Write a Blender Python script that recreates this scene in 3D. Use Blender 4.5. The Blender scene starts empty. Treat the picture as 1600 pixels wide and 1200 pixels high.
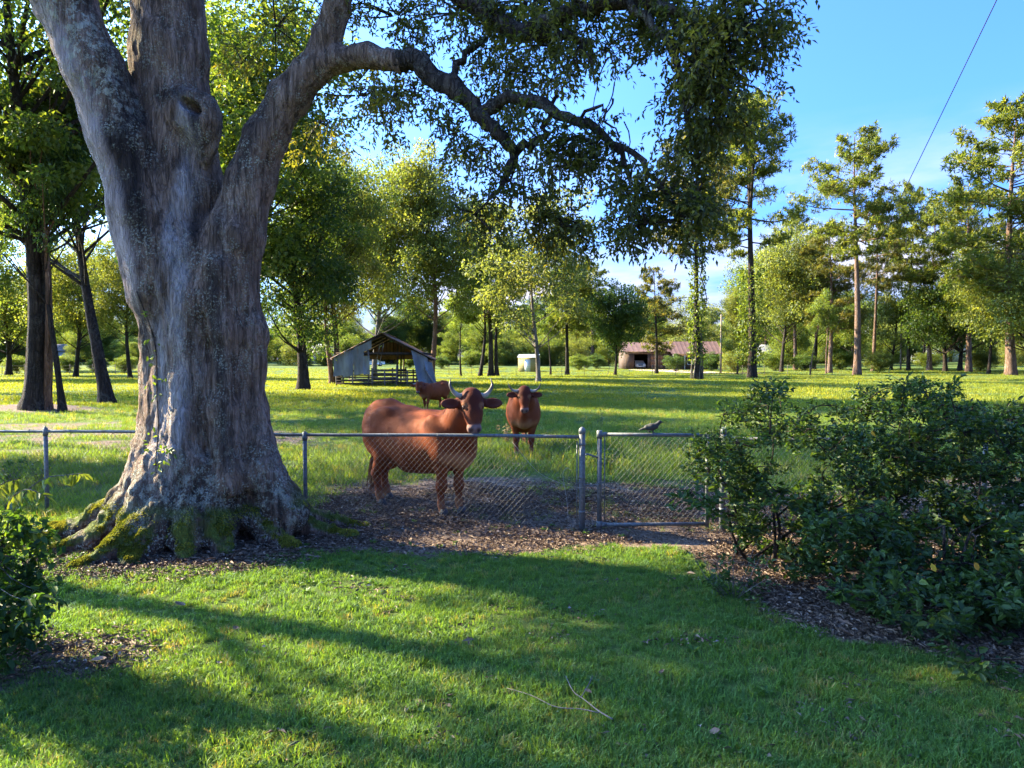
import bpy, math, random
import numpy as np
from mathutils import Vector, Matrix

SC = bpy.context.scene
COL = SC.collection
R = math.radians

# ---------------------------------------------------------------- camera
CAMZ, PITCH, FPX = 2.0, R(1.93), 1130.0
cam_d = bpy.data.cameras.new('camera')
cam_d.sensor_width = 36.0
cam_d.lens = 36.0 * FPX / 1600.0
cam_d.clip_start = 0.05
cam_d.clip_end = 3000.0
cam = bpy.data.objects.new('camera', cam_d)
cam.location = (0, 0, CAMZ)
cam.rotation_euler = (R(90) - PITCH, 0, 0)
COL.objects.link(cam)
SC.camera = cam

# ---------------------------------------------------------------- sun and sky
SUN_AZ = (-0.924, 0.383)          # horizontal direction towards the sun (left, a little beyond)
SUN_EL = R(30)
w = bpy.data.worlds.new('World')
SC.world = w
w.use_nodes = True
nt = w.node_tree
bg = nt.nodes['Background']
sky = nt.nodes.new('ShaderNodeTexSky')
sky.sky_type = 'NISHITA'
sky.sun_disc = False
sky.sun_elevation = SUN_EL
sky.sun_rotation = math.atan2(SUN_AZ[0], SUN_AZ[1])
sky.air_density = 0.65
sky.dust_density = 5.0
sky.ozone_density = 6.0
# thin evening cloud low on the horizon
tc = nt.nodes.new('ShaderNodeTexCoord')
mp = nt.nodes.new('ShaderNodeMapping'); mp.inputs['Scale'].default_value = (2.2, 2.2, 9.0)
nz = nt.nodes.new('ShaderNodeTexNoise'); nz.inputs['Scale'].default_value = 1.6; nz.inputs['Detail'].default_value = 6
nz.inputs['Roughness'].default_value = 0.55
sep = nt.nodes.new('ShaderNodeSeparateXYZ')
hz = nt.nodes.new('ShaderNodeMapRange'); hz.inputs[1].default_value = 0.30; hz.inputs[2].default_value = 0.10
hz.inputs[3].default_value = 0.0; hz.inputs[4].default_value = 1.0
cr = nt.nodes.new('ShaderNodeMapRange'); cr.inputs[1].default_value = 0.40; cr.inputs[2].default_value = 0.66
mul = nt.nodes.new('ShaderNodeMath'); mul.operation = 'MULTIPLY'
mix = nt.nodes.new('ShaderNodeMixRGB'); mix.inputs[2].default_value = (1.6, 1.52, 1.75, 1)
nt.links.new(tc.outputs['Generated'], mp.inputs['Vector'])
nt.links.new(mp.outputs['Vector'], nz.inputs['Vector'])
nt.links.new(tc.outputs['Generated'], sep.inputs[0])
nt.links.new(sep.outputs['Z'], hz.inputs[0])
nt.links.new(nz.outputs['Fac'], cr.inputs[0])
nt.links.new(hz.outputs[0], mul.inputs[0]); nt.links.new(cr.outputs[0], mul.inputs[1])
nt.links.new(mul.outputs[0], mix.inputs[0])
tint = nt.nodes.new('ShaderNodeMixRGB'); tint.blend_type = 'MULTIPLY'; tint.inputs[0].default_value = 1.0
tint.inputs[2].default_value = (0.35, 0.61, 0.97, 1)
nt.links.new(sky.outputs[0], tint.inputs[1])
nt.links.new(tint.outputs[0], mix.inputs[1])
nt.links.new(mix.outputs[0], bg.inputs['Color'])
bg.inputs['Strength'].default_value = 0.15

sun_d = bpy.data.lights.new('sun', 'SUN')
sun_d.energy = 5.0
sun_d.angle = R(0.55)
sun_d.color = (1.0, 0.87, 0.56)
sun = bpy.data.objects.new('sun', sun_d)
sd = Vector((SUN_AZ[0] * math.cos(SUN_EL), SUN_AZ[1] * math.cos(SUN_EL), math.sin(SUN_EL)))
sun.rotation_euler = sd.to_track_quat('Z', 'Y').to_euler()
sun.location = (-20, 10, 30)
COL.objects.link(sun)

SC.view_settings.view_transform = 'Standard'
SC.view_settings.look = 'None'
SC.view_settings.exposure = 2.6
SC.view_settings.gamma = 1.0
SC.view_settings.use_curve_mapping = False
SC.cycles.use_denoising = True
SC.cycles.max_bounces = 7
SC.cycles.diffuse_bounces = 4
SC.cycles.transmission_bounces = 4
SC.cycles.glossy_bounces = 2
SC.cycles.sample_clamp_indirect = 6.0

# ---------------------------------------------------------------- helpers
RS = np.random.default_rng(11)
random.seed(5)


def _hash(ix, iy, iz, seed):
    h = (ix.astype(np.int64) * 374761393 + iy.astype(np.int64) * 668265263 + iz.astype(np.int64) * 2147483647 + seed * 1274126177) & 0xFFFFFFFF
    h = ((h ^ (h >> 13)) * 1274126177) & 0xFFFFFFFF
    h = (h ^ (h >> 16)) & 0xFFFFFF
    return h / float(0xFFFFFF)


def vnoise(P, seed=0):
    P = np.asarray(P, float)
    i = np.floor(P).astype(np.int64)
    f = P - i
    f = f * f * (3 - 2 * f)
    r = 0
    for dx in (0, 1):
        wx = f[..., 0] if dx else 1 - f[..., 0]
        for dy in (0, 1):
            wy = f[..., 1] if dy else 1 - f[..., 1]
            for dz in (0, 1):
                wz = f[..., 2] if dz else 1 - f[..., 2]
                r = r + wx * wy * wz * _hash(i[..., 0] + dx, i[..., 1] + dy, i[..., 2] + dz, seed)
    return r


def fbm(P, seed=0, octv=4):
    P = np.asarray(P, float)
    a, s, t = 0.5, 0.0, 0.0
    for o in range(octv):
        s = s + a * vnoise(P * (2.03 ** o), seed + o * 17)
        t += a
        a *= 0.5
    return s / t


def sstep(a, b, x):
    t = np.clip((np.asarray(x, float) - a) / (b - a), 0, 1)
    return t * t * (3 - 2 * t)


def P3(x, y, z=0):
    return np.stack([x, y, np.zeros_like(x) + z], -1)


def gh(x, y):
    """height of the ground"""
    x = np.asarray(x, float); y = np.asarray(y, float)
    h = 0.05 * (fbm(P3(x * 0.35, y * 0.35), 3, 3) - 0.5) + 0.25 * (fbm(P3(x * 0.03, y * 0.03), 4, 2) - 0.5) * sstep(14, 40, y)
    h = h + 0.08 * np.exp(-(((x + 3.5) / 1.5) ** 2 + ((y - 8.3) / 1.2) ** 2))
    h = h + 0.22 * np.exp(-(((x + 19.5) / 3.0) ** 2 + ((y - 29) / 2.4) ** 2))
    h = h + sstep(88, 240, y) * 1.9
    return h


def ray(px, py):
    """direction of a photograph pixel, per metre of depth along +Y"""
    u, v = (px - 800) / FPX, (600 - py) / FPX
    d = Vector((u, math.cos(PITCH) + v * math.sin(PITCH), -math.sin(PITCH) + v * math.cos(PITCH)))
    return d / d.y


def at(px, py, Y):
    d = ray(px, py)
    return Vector((d.x * Y, Y, CAMZ + d.z * Y))


def onground(px, py):
    d = ray(px, py)
    Y = 3.0
    for _ in range(4000):
        if CAMZ + d.z * Y <= float(gh(d.x * Y, Y)):
            break
        Y += 0.02 + Y * 0.0008
    return Vector((d.x * Y, Y, float(gh(d.x * Y, Y))))


def make_mesh(name, V, Fs, attrs=None, smooth=True, mats=(), midx=None):
    V = np.asarray(V, np.float32)
    me = bpy.data.meshes.new(name)
    me.vertices.add(len(V))
    me.vertices.foreach_set('co', V.ravel())
    Fs = [np.asarray(f, np.int32) for f in Fs if len(f)]
    if Fs:
        loops = np.concatenate([f.ravel() for f in Fs])
        tot = np.concatenate([np.full(len(f), f.shape[1], np.int32) for f in Fs])
        st = np.concatenate([[0], np.cumsum(tot)[:-1]]).astype(np.int32)
        me.loops.add(len(loops))
        me.loops.foreach_set('vertex_index', loops)
        me.polygons.add(len(tot))
        me.polygons.foreach_set('loop_start', st)
        me.polygons.foreach_set('loop_total', tot)
        if smooth:
            me.polygons.foreach_set('use_smooth', np.ones(len(tot), bool))
        if midx is not None:
            me.polygons.foreach_set('material_index', np.asarray(midx, np.int32))
    for k, a in (attrs or {}).items():
        a = np.asarray(a, np.float32)
        if a.ndim == 1:
            at_ = me.attributes.new(k, 'FLOAT', 'POINT'); at_.data.foreach_set('value', a)
        elif a.shape[1] == 3:
            at_ = me.attributes.new(k, 'FLOAT_VECTOR', 'POINT'); at_.data.foreach_set('vector', a.ravel())
        else:
            at_ = me.attributes.new(k, 'FLOAT_COLOR', 'POINT'); at_.data.foreach_set('color', a.ravel())
    for m in mats:
        me.materials.append(m)
    me.update(calc_edges=True)
    return me


def link(name, me, parent=None, loc=None, rot=None):
    o = bpy.data.objects.new(name, me)
    COL.objects.link(o)
    if parent is not None:
        o.parent = parent
    if loc is not None:
        o.location = loc
    if rot is not None:
        o.rotation_euler = rot
    return o


def tag(o, label, cat, group=None):
    o['label'] = label
    o['category'] = cat
    if group:
        o['group'] = group
    return o


def thing(name, label, cat, loc=(0, 0, 0), rz=0.0, group=None):
    return tag(link(name, None, None, loc, (0, 0, rz)), label, cat, group)


def frames(path):
    path = np.asarray(path, float)
    t = np.gradient(path, axis=0)
    t /= np.linalg.norm(t, axis=1)[:, None] + 1e-9
    a = np.array([0, 0, 1.0]) if abs(t[0, 2]) < 0.9 else np.array([1.0, 0, 0])
    n = np.cross(t[0], a); n /= np.linalg.norm(n)
    N = np.zeros_like(path)
    for i in range(len(path)):
        n = n - t[i] * (n @ t[i])
        n /= np.linalg.norm(n) + 1e-9
        N[i] = n
    return t, N, np.cross(t, N)


def catmull(pts, n):
    pts = np.asarray(pts, float)
    p = np.vstack([2 * pts[0] - pts[1], pts, 2 * pts[-1] - pts[-2]])
    out = []
    m = len(pts) - 1
    for u in np.linspace(0, m - 1e-6, n):
        i = int(u); f = u - i
        a, b, c, d = p[i], p[i + 1], p[i + 2], p[i + 3]
        out.append(0.5 * (2 * b + (c - a) * f + (2 * a - 5 * b + 4 * c - d) * f * f + (3 * b - a - 3 * c + d) * f ** 3))
    return np.array(out)


class Geo:
    def __init__(self):
        self.V, self.F3, self.F4, self.r, self.n = [], [], [], [], 0

    def add(self, V, F3=None, F4=None, rnd=0.5):
        V = np.asarray(V, float)
        if F3 is not None and len(F3):
            self.F3.append(np.asarray(F3) + self.n)
        if F4 is not None and len(F4):
            self.F4.append(np.asarray(F4) + self.n)
        self.V.append(V)
        self.r.append(np.broadcast_to(np.asarray(rnd, float), (len(V),)))
        self.n += len(V)
        return self

    def tube(self, path, rad, sides=6, cap=True, rnd=0.5, knob=0.0):
        path = np.asarray(path, float)
        rad = np.broadcast_to(np.asarray(rad, float), (len(path),))
        t, N, B = frames(path)
        a = np.arange(sides) * 2 * math.pi / sides
        rr = rad[:, None] * np.ones(sides)[None]
        if knob:
            rr = rr * (1 + knob * (RS.random(rr.shape) - 0.5))
        ring = path[:, None] + rr[..., None] * (N[:, None] * np.cos(a)[None, :, None] + B[:, None] * np.sin(a)[None, :, None])
        V = ring.reshape(-1, 3)
        m = len(path)
        i = (np.arange(m - 1) * sides)[:, None]
        j = np.arange(sides)[None]
        k = (j + 1) % sides
        F4 = np.stack([i + j, i + k, i + sides + k, i + sides + j], -1).reshape(-1, 4)
        F3 = None
        if cap:
            V = np.vstack([V, path[:1], path[-1:]])
            c0, c1 = m * sides, m * sides + 1
            j = np.arange(sides); k = (j + 1) % sides
            F3 = np.vstack([np.stack([k, j, np.full(sides, c0)], -1), np.stack([(m - 1) * sides + j, (m - 1) * sides + k, np.full(sides, c1)], -1)])
        return self.add(V, F3, F4, rnd)

    def box(self, c, s, M=None, rnd=0.5, bev=0.0):
        x, y, z = [q / 2 for q in s]
        V = np.array([[i * x, j * y, k * z] for i in (-1, 1) for j in (-1, 1) for k in (-1, 1)], float)
        if M is not None:
            V = V @ np.asarray(M).T
        V = V + np.asarray(c, float)
        F = [[0, 1, 3, 2], [4, 6, 7, 5], [0, 4, 5, 1], [2, 3, 7, 6], [0, 2, 6, 4], [1, 5, 7, 3]]
        return self.add(V, None, F, rnd)

    def beam(self, a, b, wd, ht, rnd=0.5):
        a = Vector(a); b = Vector(b)
        d = (b - a); L = d.length; d.normalize()
        up = Vector((0, 0, 1)) if abs(d.z) < 0.95 else Vector((0, 1, 0))
        s = d.cross(up).normalized(); u = s.cross(d)
        M = np.array([[d.x, s.x, u.x], [d.y, s.y, u.y], [d.z, s.z, u.z]])
        return self.box((a + b) / 2, (L, wd, ht), M, rnd)

    def mesh(self, name, mats=(), smooth=True):
        V = np.vstack(self.V)
        Fs = []
        if self.F3: Fs.append(np.vstack(self.F3))
        if self.F4: Fs.append(np.vstack(self.F4))
        return make_mesh(name, V, Fs, {'rnd': np.concatenate(self.r)}, smooth, mats)

    def obj(self, name, mat, parent=None, smooth=True, loc=None, rot=None):
        return link(name, self.mesh(name, [mat], smooth), parent, loc, rot)


# leaves ------------------------------------------------------------
def norm(a):
    return a / (np.linalg.norm(a, axis=-1, keepdims=True) + 1e-9)


def leaves_geo(P, D, L, W, rs, fold=0.25, shape=4):
    """folded leaf blades from base point P along D; shape 4 = lozenge, 6 = oval"""
    n = len(P)
    D = norm(D)
    up = norm(rs.normal(size=(n, 3)) * 0.55 + np.array([0, 0, 1.0]))
    S = norm(np.cross(D, up))
    N = np.cross(S, D)
    L = np.broadcast_to(L, (n,))[:, None]; W = np.broadcast_to(W, (n,))[:, None]
    if shape == 4:
        v = np.stack([P, P + D * L * 0.45 + S * W * 0.5 + N * W * fold, P + D * L - N * L * 0.12, P + D * L * 0.45 - S * W * 0.5 + N * W * fold], 1)
        b = np.arange(n)[:, None] * 4
        F3 = np.concatenate([b + np.array([[0, 1, 2]]), b + np.array([[0, 2, 3]])])
        return v.reshape(-1, 3), F3, None
    v = np.stack([P, P + D * L * 0.3 + S * W * 0.46 + N * W * fold, P + D * L * 0.68 + S * W * 0.40 + N * W * fold * .6 - N * L * 0.03,
                  P + D * L - N * L * 0.14,
                  P + D * L * 0.68 - S * W * 0.40 + N * W * fold * .6 - N * L * 0.03, P + D * L * 0.3 - S * W * 0.46 + N * W * fold], 1)
    b = np.arange(n)[:, None] * 6
    F4 = np.concatenate([b + np.array([[0, 1, 2, 3]]), b + np.array([[0, 3, 4, 5]])])
    return v.reshape(-1, 3), None, F4


def sprays(cent, rad, count, per, tl, rs, droop=0.25, flat=0.8, outward=0.7, shell=0.35):
    """twigs inside ellipsoids around centres; returns twig starts, directions, and leaf base points with directions"""
    cent = np.asarray(cent, float); rad = np.asarray(rad, float)
    idx = np.repeat(np.arange(len(cent)), count)
    n = len(idx)
    u = norm(rs.normal(size=(n, 3)))
    q = (shell + (1 - shell) * rs.random(n) ** 0.6)[:, None]
    off = u * q * rad[idx] * np.array([1, 1, flat])
    P0 = cent[idx] + off
    d = norm(u * outward + rs.normal(size=(n, 3)) * 0.5 + np.array([0, 0, -droop]))
    tlen = tl * (0.6 + 0.8 * rs.random(n))
    s = (np.arange(per) + 0.5) / per
    P = P0[:, None] + d[:, None] * (s[None, :] * tlen[:, None])[..., None]
    P = P + np.array([0, 0, -1.0]) * (droop * 0.4 * (s[None, :] ** 2) * tlen[:, None])[..., None]
    D = d[:, None] * 0.6 + rs.normal(size=(n, per, 3)) * 0.75 + np.array([0, 0, -0.15 - droop * 0.5])
    return P0, d, tlen, idx, P.reshape(-1, 3), D.reshape(-1, 3)


def surface_nets(f, org, h):
    s = f < 0
    nx, ny, nz = f.shape
    c = np.zeros((nx - 1, ny - 1, nz - 1), np.int8)
    for dx in (0, 1):
        for dy in (0, 1):
            for dz in (0, 1):
                c += s[dx:nx - 1 + dx, dy:ny - 1 + dy, dz:nz - 1 + dz]
    cells = np.argwhere((c > 0) & (c < 8))
    idm = np.full(c.shape, -1, np.int32)
    idm[tuple(cells.T)] = np.arange(len(cells))
    pos = np.zeros((len(cells), 3)); cnt = np.zeros(len(cells))
    cor = [(0, 0, 0), (1, 0, 0), (0, 1, 0), (1, 1, 0), (0, 0, 1), (1, 0, 1), (0, 1, 1), (1, 1, 1)]
    for a in range(8):
        for b in range(a + 1, 8):
            if sum(abs(cor[a][k] - cor[b][k]) for k in range(3)) != 1:
                continue
            A, B = np.array(cor[a]), np.array(cor[b])
            fa = f[tuple((cells + A).T)]; fb = f[tuple((cells + B).T)]
            m = (fa < 0) != (fb < 0)
            t = np.where(m, fa / np.where(m, fa - fb, 1), 0)[:, None]
            pos += np.where(m[:, None], A + t * (B - A), 0)
            cnt += m
    V = (cells + pos / cnt[:, None]) * h + org
    quads = []
    for ax in range(3):
        sl0 = [slice(None)] * 3; sl1 = [slice(None)] * 3
        sl0[ax] = slice(0, -1); sl1[ax] = slice(1, None)
        e = s[tuple(sl0)] != s[tuple(sl1)]
        E = np.argwhere(e)
        o1, o2 = (ax + 1) % 3, (ax + 2) % 3
        ok = (E[:, o1] > 0) & (E[:, o2] > 0) & (E[:, o1] < f.shape[o1] - 1) & (E[:, o2] < f.shape[o2] - 1)
        E = E[ok]
        u = np.zeros(3, int); v = np.zeros(3, int); u[o1] = 1; v[o2] = 1
        q = np.stack([idm[tuple((E - u - v).T)], idm[tuple((E - v).T)], idm[tuple(E.T)], idm[tuple((E - u).T)]], 1)
        flip = ~s[tuple(E.T)]
        q[flip] = q[flip][:, ::-1]
        quads.append(q)
    return V, np.vstack(quads)


class SDF:
    """a smooth union of round cones and ellipsoids sampled on a grid, turned into one continuous mesh"""
    def __init__(self, lo, hi, h, k):
        self.h, self.k = h, k
        self.lo = np.asarray(lo, float)
        n = np.ceil((np.asarray(hi, float) - self.lo) / h).astype(int) + 1
        self.ax = [self.lo[i] + np.arange(n[i]) * h for i in range(3)]
        self.f = np.full(tuple(n), 1.0, np.float32)

    def _sub(self, lo, hi):
        s = []
        for i in range(3):
            a = max(0, int((lo[i] - self.lo[i]) / self.h) - 1)
            b = min(len(self.ax[i]), int((hi[i] - self.lo[i]) / self.h) + 3)
            if b <= a: return None, None
            s.append(slice(a, b))
        g = np.stack(np.meshgrid(*[self.ax[i][s[i]] for i in range(3)], indexing='ij'), -1)
        return tuple(s), g

    def _mix(self, s, d, k, cut=False):
        a = self.f[s]
        if cut:
            h = np.clip(0.5 - 0.5 * (a + d) / k, 0, 1)
            self.f[s] = a * (1 - h) - d * h + k * h * (1 - h)
        else:
            h = np.clip(0.5 + 0.5 * (a - d) / k, 0, 1)
            self.f[s] = a * (1 - h) + d * h - k * h * (1 - h)

    def cone(self, a, b, r1, r2, k=None, sq=None):
        k = k or self.k
        a = np.asarray(a, float); b = np.asarray(b, float)
        m = max(r1, r2) + k * 1.6
        s, g = self._sub(np.minimum(a, b) - m, np.maximum(a, b) + m)
        if s is None: return self
        p = g - a
        ab = b - a
        if sq is not None:
            n, f = np.asarray(sq[0], float), sq[1]
            p = p + ((f - 1) * (p @ n))[..., None] * n
            ab = ab + (f - 1) * (ab @ n) * n
        t = np.clip((p @ ab) / max(ab @ ab, 1e-9), 0, 1)
        d = np.linalg.norm(p - t[..., None] * ab, axis=-1) - (r1 + (r2 - r1) * t)
        self._mix(s, d, k)
        return self

    def chain(self, pts, rad, k=None, sq=None):
        for i in range(len(pts) - 1):
            self.cone(pts[i], pts[i + 1], rad[i], rad[i + 1], k, sq)
        return self

    def ell(self, c, r, M=None, k=None, cut=False):
        k = k or self.k
        c = np.asarray(c, float); r = np.asarray(r, float)
        m = max(r) + k * 1.6
        s, g = self._sub(c - m, c + m)
        if s is None: return self
        p = g - c
        if M is not None:
            p = p @ np.asarray(M)
        k0 = np.linalg.norm(p / r, axis=-1); k1 = np.linalg.norm(p / (r * r), axis=-1)
        d = np.where(k1 > 1e-6, k0 * (k0 - 1) / np.maximum(k1, 1e-6), -min(r))
        self._mix(s, d, k, cut)
        return self

    def mesh(self):
        return surface_nets(self.f, self.lo, self.h)


def vnormals(V, Q):
    n = np.cross(V[Q[:, 2]] - V[Q[:, 0]], V[Q[:, 3]] - V[Q[:, 1]])
    o = np.zeros_like(V)
    for i in range(4):
        np.add.at(o, Q[:, i], n)
    return norm(o)


# material helpers ----------------------------------------------------
class M:
    def __init__(self, name):
        self.m = bpy.data.materials.new(name)
        self.m.use_nodes = True
        self.nt = self.m.node_tree
        self.nt.nodes.clear()
        self.out = self.nt.nodes.new('ShaderNodeOutputMaterial')

    def n(self, typ, **kw):
        nd = self.nt.nodes.new('ShaderNode' + typ)
        for k, v in kw.items():
            if hasattr(nd, k) and k not in ('inputs',):
                try:
                    setattr(nd, k, v); continue
                except Exception:
                    pass
        return nd

    def set(self, nd, **kw):
        for k, v in kw.items():
            key = int(k[1:]) if k[0] == 'i' and k[1:].isdigit() else k.replace('_', ' ')
            s = nd.inputs[key]
            if hasattr(v, 'is_linked') or hasattr(v, 'links'):
                self.nt.links.new(v, s)
            else:
                if isinstance(v, tuple) and len(v) == 3 and s.type == 'RGBA':
                    v = v + (1,)
                s.default_value = v
        return nd

    def attr(self, name, out='Fac'):
        a = self.n('Attribute'); a.attribute_name = name
        return a.outputs[out]

    def noise(self, scale, detail=4, rough=0.55, vec=None, dist=0.0):
        t = self.n('TexNoise')
        self.set(t, Scale=scale, Detail=detail, Roughness=rough, Distortion=dist)
        if vec is not None: self.nt.links.new(vec, t.inputs['Vector'])
        return t.outputs['Fac']

    def pos(self, scale=(1, 1, 1)):
        g = self.n('NewGeometry')
        mp = self.n('Mapping'); self.set(mp, Scale=scale)
        self.nt.links.new(g.outputs['Position'], mp.inputs['Vector'])
        return mp.outputs['Vector']

    def objc(self, scale=(1, 1, 1)):
        g = self.n('TexCoord')
        mp = self.n('Mapping'); self.set(mp, Scale=scale)
        self.nt.links.new(g.outputs['Object'], mp.inputs['Vector'])
        return mp.outputs['Vector']

    def rng(self, v, a, b, c=0.0, d=1.0):
        t = self.n('MapRange'); self.set(t, i0=v, i1=a, i2=b, i3=c, i4=d)
        return t.outputs[0]

    def math(self, op, a, b=0.0):
        t = self.n('Math'); t.operation = op
        self.set(t, i0=a, i1=b)
        return t.outputs[0]

    def mix(self, f, a, b, mode='MIX'):
        t = self.n('MixRGB'); t.blend_type = mode
        self.set(t, i0=f, i1=a, i2=b)
        return t.outputs[0]

    def ramp(self, f, stops):
        t = self.n('ValToRGB')
        e = t.color_ramp.elements
        while len(e) < len(stops): e.new(0.5)
        for el, (p, c) in zip(e, stops):
            el.position = p; el.color = tuple(c) + (1,)
        self.nt.links.new(f, t.inputs[0])
        return t.outputs[0]

    def bump(self, h, strength=0.5, dist=0.02):
        t = self.n('Bump'); self.set(t, Strength=strength, Distance=dist)
        self.nt.links.new(h, t.inputs['Height'])
        return t.outputs['Normal']

    def pbr(self, color, rough=0.8, spec=0.3, metal=0.0, normal=None):
        p = self.n('BsdfPrincipled')
        self.set(p, Base_Color=color, Roughness=rough, Metallic=metal)
        p.inputs['Specular IOR Level'].default_value = spec
        if normal is not None: self.nt.links.new(normal, p.inputs['Normal'])
        self.nt.links.new(p.outputs[0], self.out.inputs[0])
        return p

    def leafy(self, color, trans_color, fac=0.4, rough=0.5, spec=0.3, normal=None):
        p = self.pbr(color, rough, spec, 0, normal)
        t = self.n('BsdfTranslucent'); self.set(t, Color=trans_color)
        mx = self.n('MixShader'); self.set(mx, i0=fac)
        self.nt.links.new(p.outputs[0], mx.inputs[1]); self.nt.links.new(t.outputs[0], mx.inputs[2])
        self.nt.links.new(mx.outputs[0], self.out.inputs[0])
        return self


def leaf_mat(name, stops, tmul=(1.5, 1.6, 0.6), fac=0.42, rough=0.5, spec=0.35):
    m = M(name)
    c = m.ramp(m.attr('rnd'), stops)
    t = m.mix(1.0, c, tmul, 'MULTIPLY')
    m.leafy(c, t, fac, rough, spec)
    return m.m


def scatter(name, pts, rot, scl, protos, pick=None):
    """ground cover: one object whose points carry small tufts (geometry nodes)"""
    me = make_mesh(name, pts, [], {'rot': rot, 'scl': scl})
    if pick is not None:
        a = me.attributes.new('pick', 'INT', 'POINT'); a.data.foreach_set('value', np.asarray(pick, np.int32))
    o = link(name, me)
    o['kind'] = 'stuff'
    ng = bpy.data.node_groups.new(name, 'GeometryNodeTree')
    ng.interface.new_socket('Geometry', in_out='INPUT', socket_type='NodeSocketGeometry')
    ng.interface.new_socket('Geometry', in_out='OUTPUT', socket_type='NodeSocketGeometry')
    gi = ng.nodes.new('NodeGroupInput'); go = ng.nodes.new('NodeGroupOutput')
    iop = ng.nodes.new('GeometryNodeInstanceOnPoints')
    jn = ng.nodes.new('GeometryNodeJoinGeometry')
    for pr in protos:
        oi = ng.nodes.new('GeometryNodeObjectInfo')
        oi.inputs['Object'].default_value = pr
        oi.inputs['As Instance'].default_value = True
        ng.links.new(oi.outputs['Geometry'], jn.inputs[0])
    def na(nm, tp):
        q = ng.nodes.new('GeometryNodeInputNamedAttribute'); q.data_type = tp; q.inputs[0].default_value = nm
        return q.outputs[0]
    ng.links.new(gi.outputs[0], iop.inputs['Points'])
    ng.links.new(jn.outputs[0], iop.inputs['Instance'])
    iop.inputs['Pick Instance'].default_value = True
    ng.links.new(na('pick', 'INT'), iop.inputs['Instance Index'])
    ng.links.new(na('rot', 'FLOAT_VECTOR'), iop.inputs['Rotation'])
    ng.links.new(na('scl', 'FLOAT'), iop.inputs['Scale'])
    ng.links.new(iop.outputs[0], go.inputs[0])
    md = o.modifiers.new('scatter', 'NODES'); md.node_group = ng
    return o
# ================================================================ the ground
TREE = np.array([-3.5, 8.1])


def dirtness(x, y):
    x = np.asarray(x, float); y = np.asarray(y, float)
    n = fbm(P3(x * 1.1, y * 1.1), 21, 4) - 0.5
    n2 = fbm(P3(x * 0.45, y * 0.45), 22, 3) - 0.5
    edge = np.interp(x, [-2.6, -1.5, 0, 1.2, 1.75, 2.05, 2.35, 3.2, 5, 9], [7.25, 7.5, 7.55, 7.62, 7.45, 5.9, 5.05, 4.62, 4.2, 3.8])
    a = sstep(-0.3, 0.3, y - edge + n * 0.9)
    a = a * (1 - sstep(9.6, 13.5, y + n * 5 + n2 * 5 - 0.12 * x))
    a = a * sstep(-3.2, -2.2, x + n)
    ring = 1 - sstep(1.0, 1.5, np.hypot(x - TREE[0], (y - TREE[1])) + n * 0.8)
    lp = 1 - sstep(0.55, 1.0, np.hypot((x + 3.25) / 1.0, (y - 4.75) / 0.62) + n * 1.2)
    t1 = 1 - sstep(1.5, 4.0, np.hypot(x + 19.0, (y - 28.5) * 1.5) + n * 3)
    band = sstep(14.5, 16.5, y) * (1 - sstep(22, 25, y)) * (1 - sstep(-6, -3.0, x)) * sstep(-0.10, 0.12, n + n2 * .7)
    back = sstep(12, 14, y) * (1 - sstep(17, 22, y)) * sstep(0.12, 0.25, n) * 0.6
    return np.clip(np.maximum.reduce([a, ring, lp * .55, t1, band * .75, back]), 0, 1)


def grid_axis(parts):
    out = []
    for a, b, n in parts:
        out.append(np.linspace(a, b, n, endpoint=False))
    return np.concatenate(out + [[parts[-1][1]]])


gx = grid_axis([(-420, -60, 36), (-60, -12, 70), (-12, 12, 240), (12, 60, 70), (60, 420, 36)])
gy = grid_axis([(-30, 2, 32), (2, 16, 150), (16, 60, 130), (60, 260, 120), (260, 700, 30)])
X, Y = np.meshgrid(gx, gy, indexing='ij')
Z = gh(X, Y)
Dm = dirtness(X, Y)
nx, ny = X.shape
ii = (np.arange(nx - 1) * ny)[:, None] + np.arange(ny - 1)[None]
Fq = np.stack([ii, ii + ny, ii + ny + 1, ii + 1], -1).reshape(-1, 4)

gm = M('ground_soil_and_turf')
d = gm.attr('dirt')
pos = gm.pos()
nA = gm.noise(0.9, 5, 0.6, pos); nB = gm.noise(14, 5, 0.65, pos); nC = gm.noise(70, 3, 0.6, pos); nD = gm.noise(0.16, 4, 0.6, pos)
soil = gm.ramp(nB, [(0.25, (0.07, 0.046, 0.034)), (0.5, (0.15, 0.105, 0.078)), (0.78, (0.28, 0.21, 0.165))])
soil = gm.mix(gm.rng(nC, 0.45, 0.7), soil, (0.23, 0.16, 0.115))
turf = gm.ramp(nA, [(0.3, (0.035, 0.075, 0.016)), (0.55, (0.07, 0.115, 0.024)), (0.75, (0.14, 0.15, 0.045))])
turf = gm.mix(gm.rng(nD, 0.40, 0.62, 0.1, 0.8), turf, (0.15, 0.18, 0.035))
turf = gm.mix(gm.rng(nC, 0.3, 0.65, 0.55, 0.0), turf, (0.02, 0.035, 0.01))
dm = gm.math('ADD', d, gm.rng(nB, 0.3, 0.7, -0.25, 0.25))
col = gm.mix(gm.rng(dm, 0.3, 0.65), turf, soil)
hb = gm.math('ADD', gm.math('MULTIPLY', nB, 0.7), gm.math('MULTIPLY', nC, 0.5))
gm.pbr(col, 0.95, 0.1, 0, gm.bump(hb, 0.8, 0.05))
ground = link('ground', make_mesh('ground', np.stack([X, Y, Z], -1).reshape(-1, 3), [Fq], {'dirt': Dm.ravel()}, True, [gm.m]))
ground['kind'] = 'structure'


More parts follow.
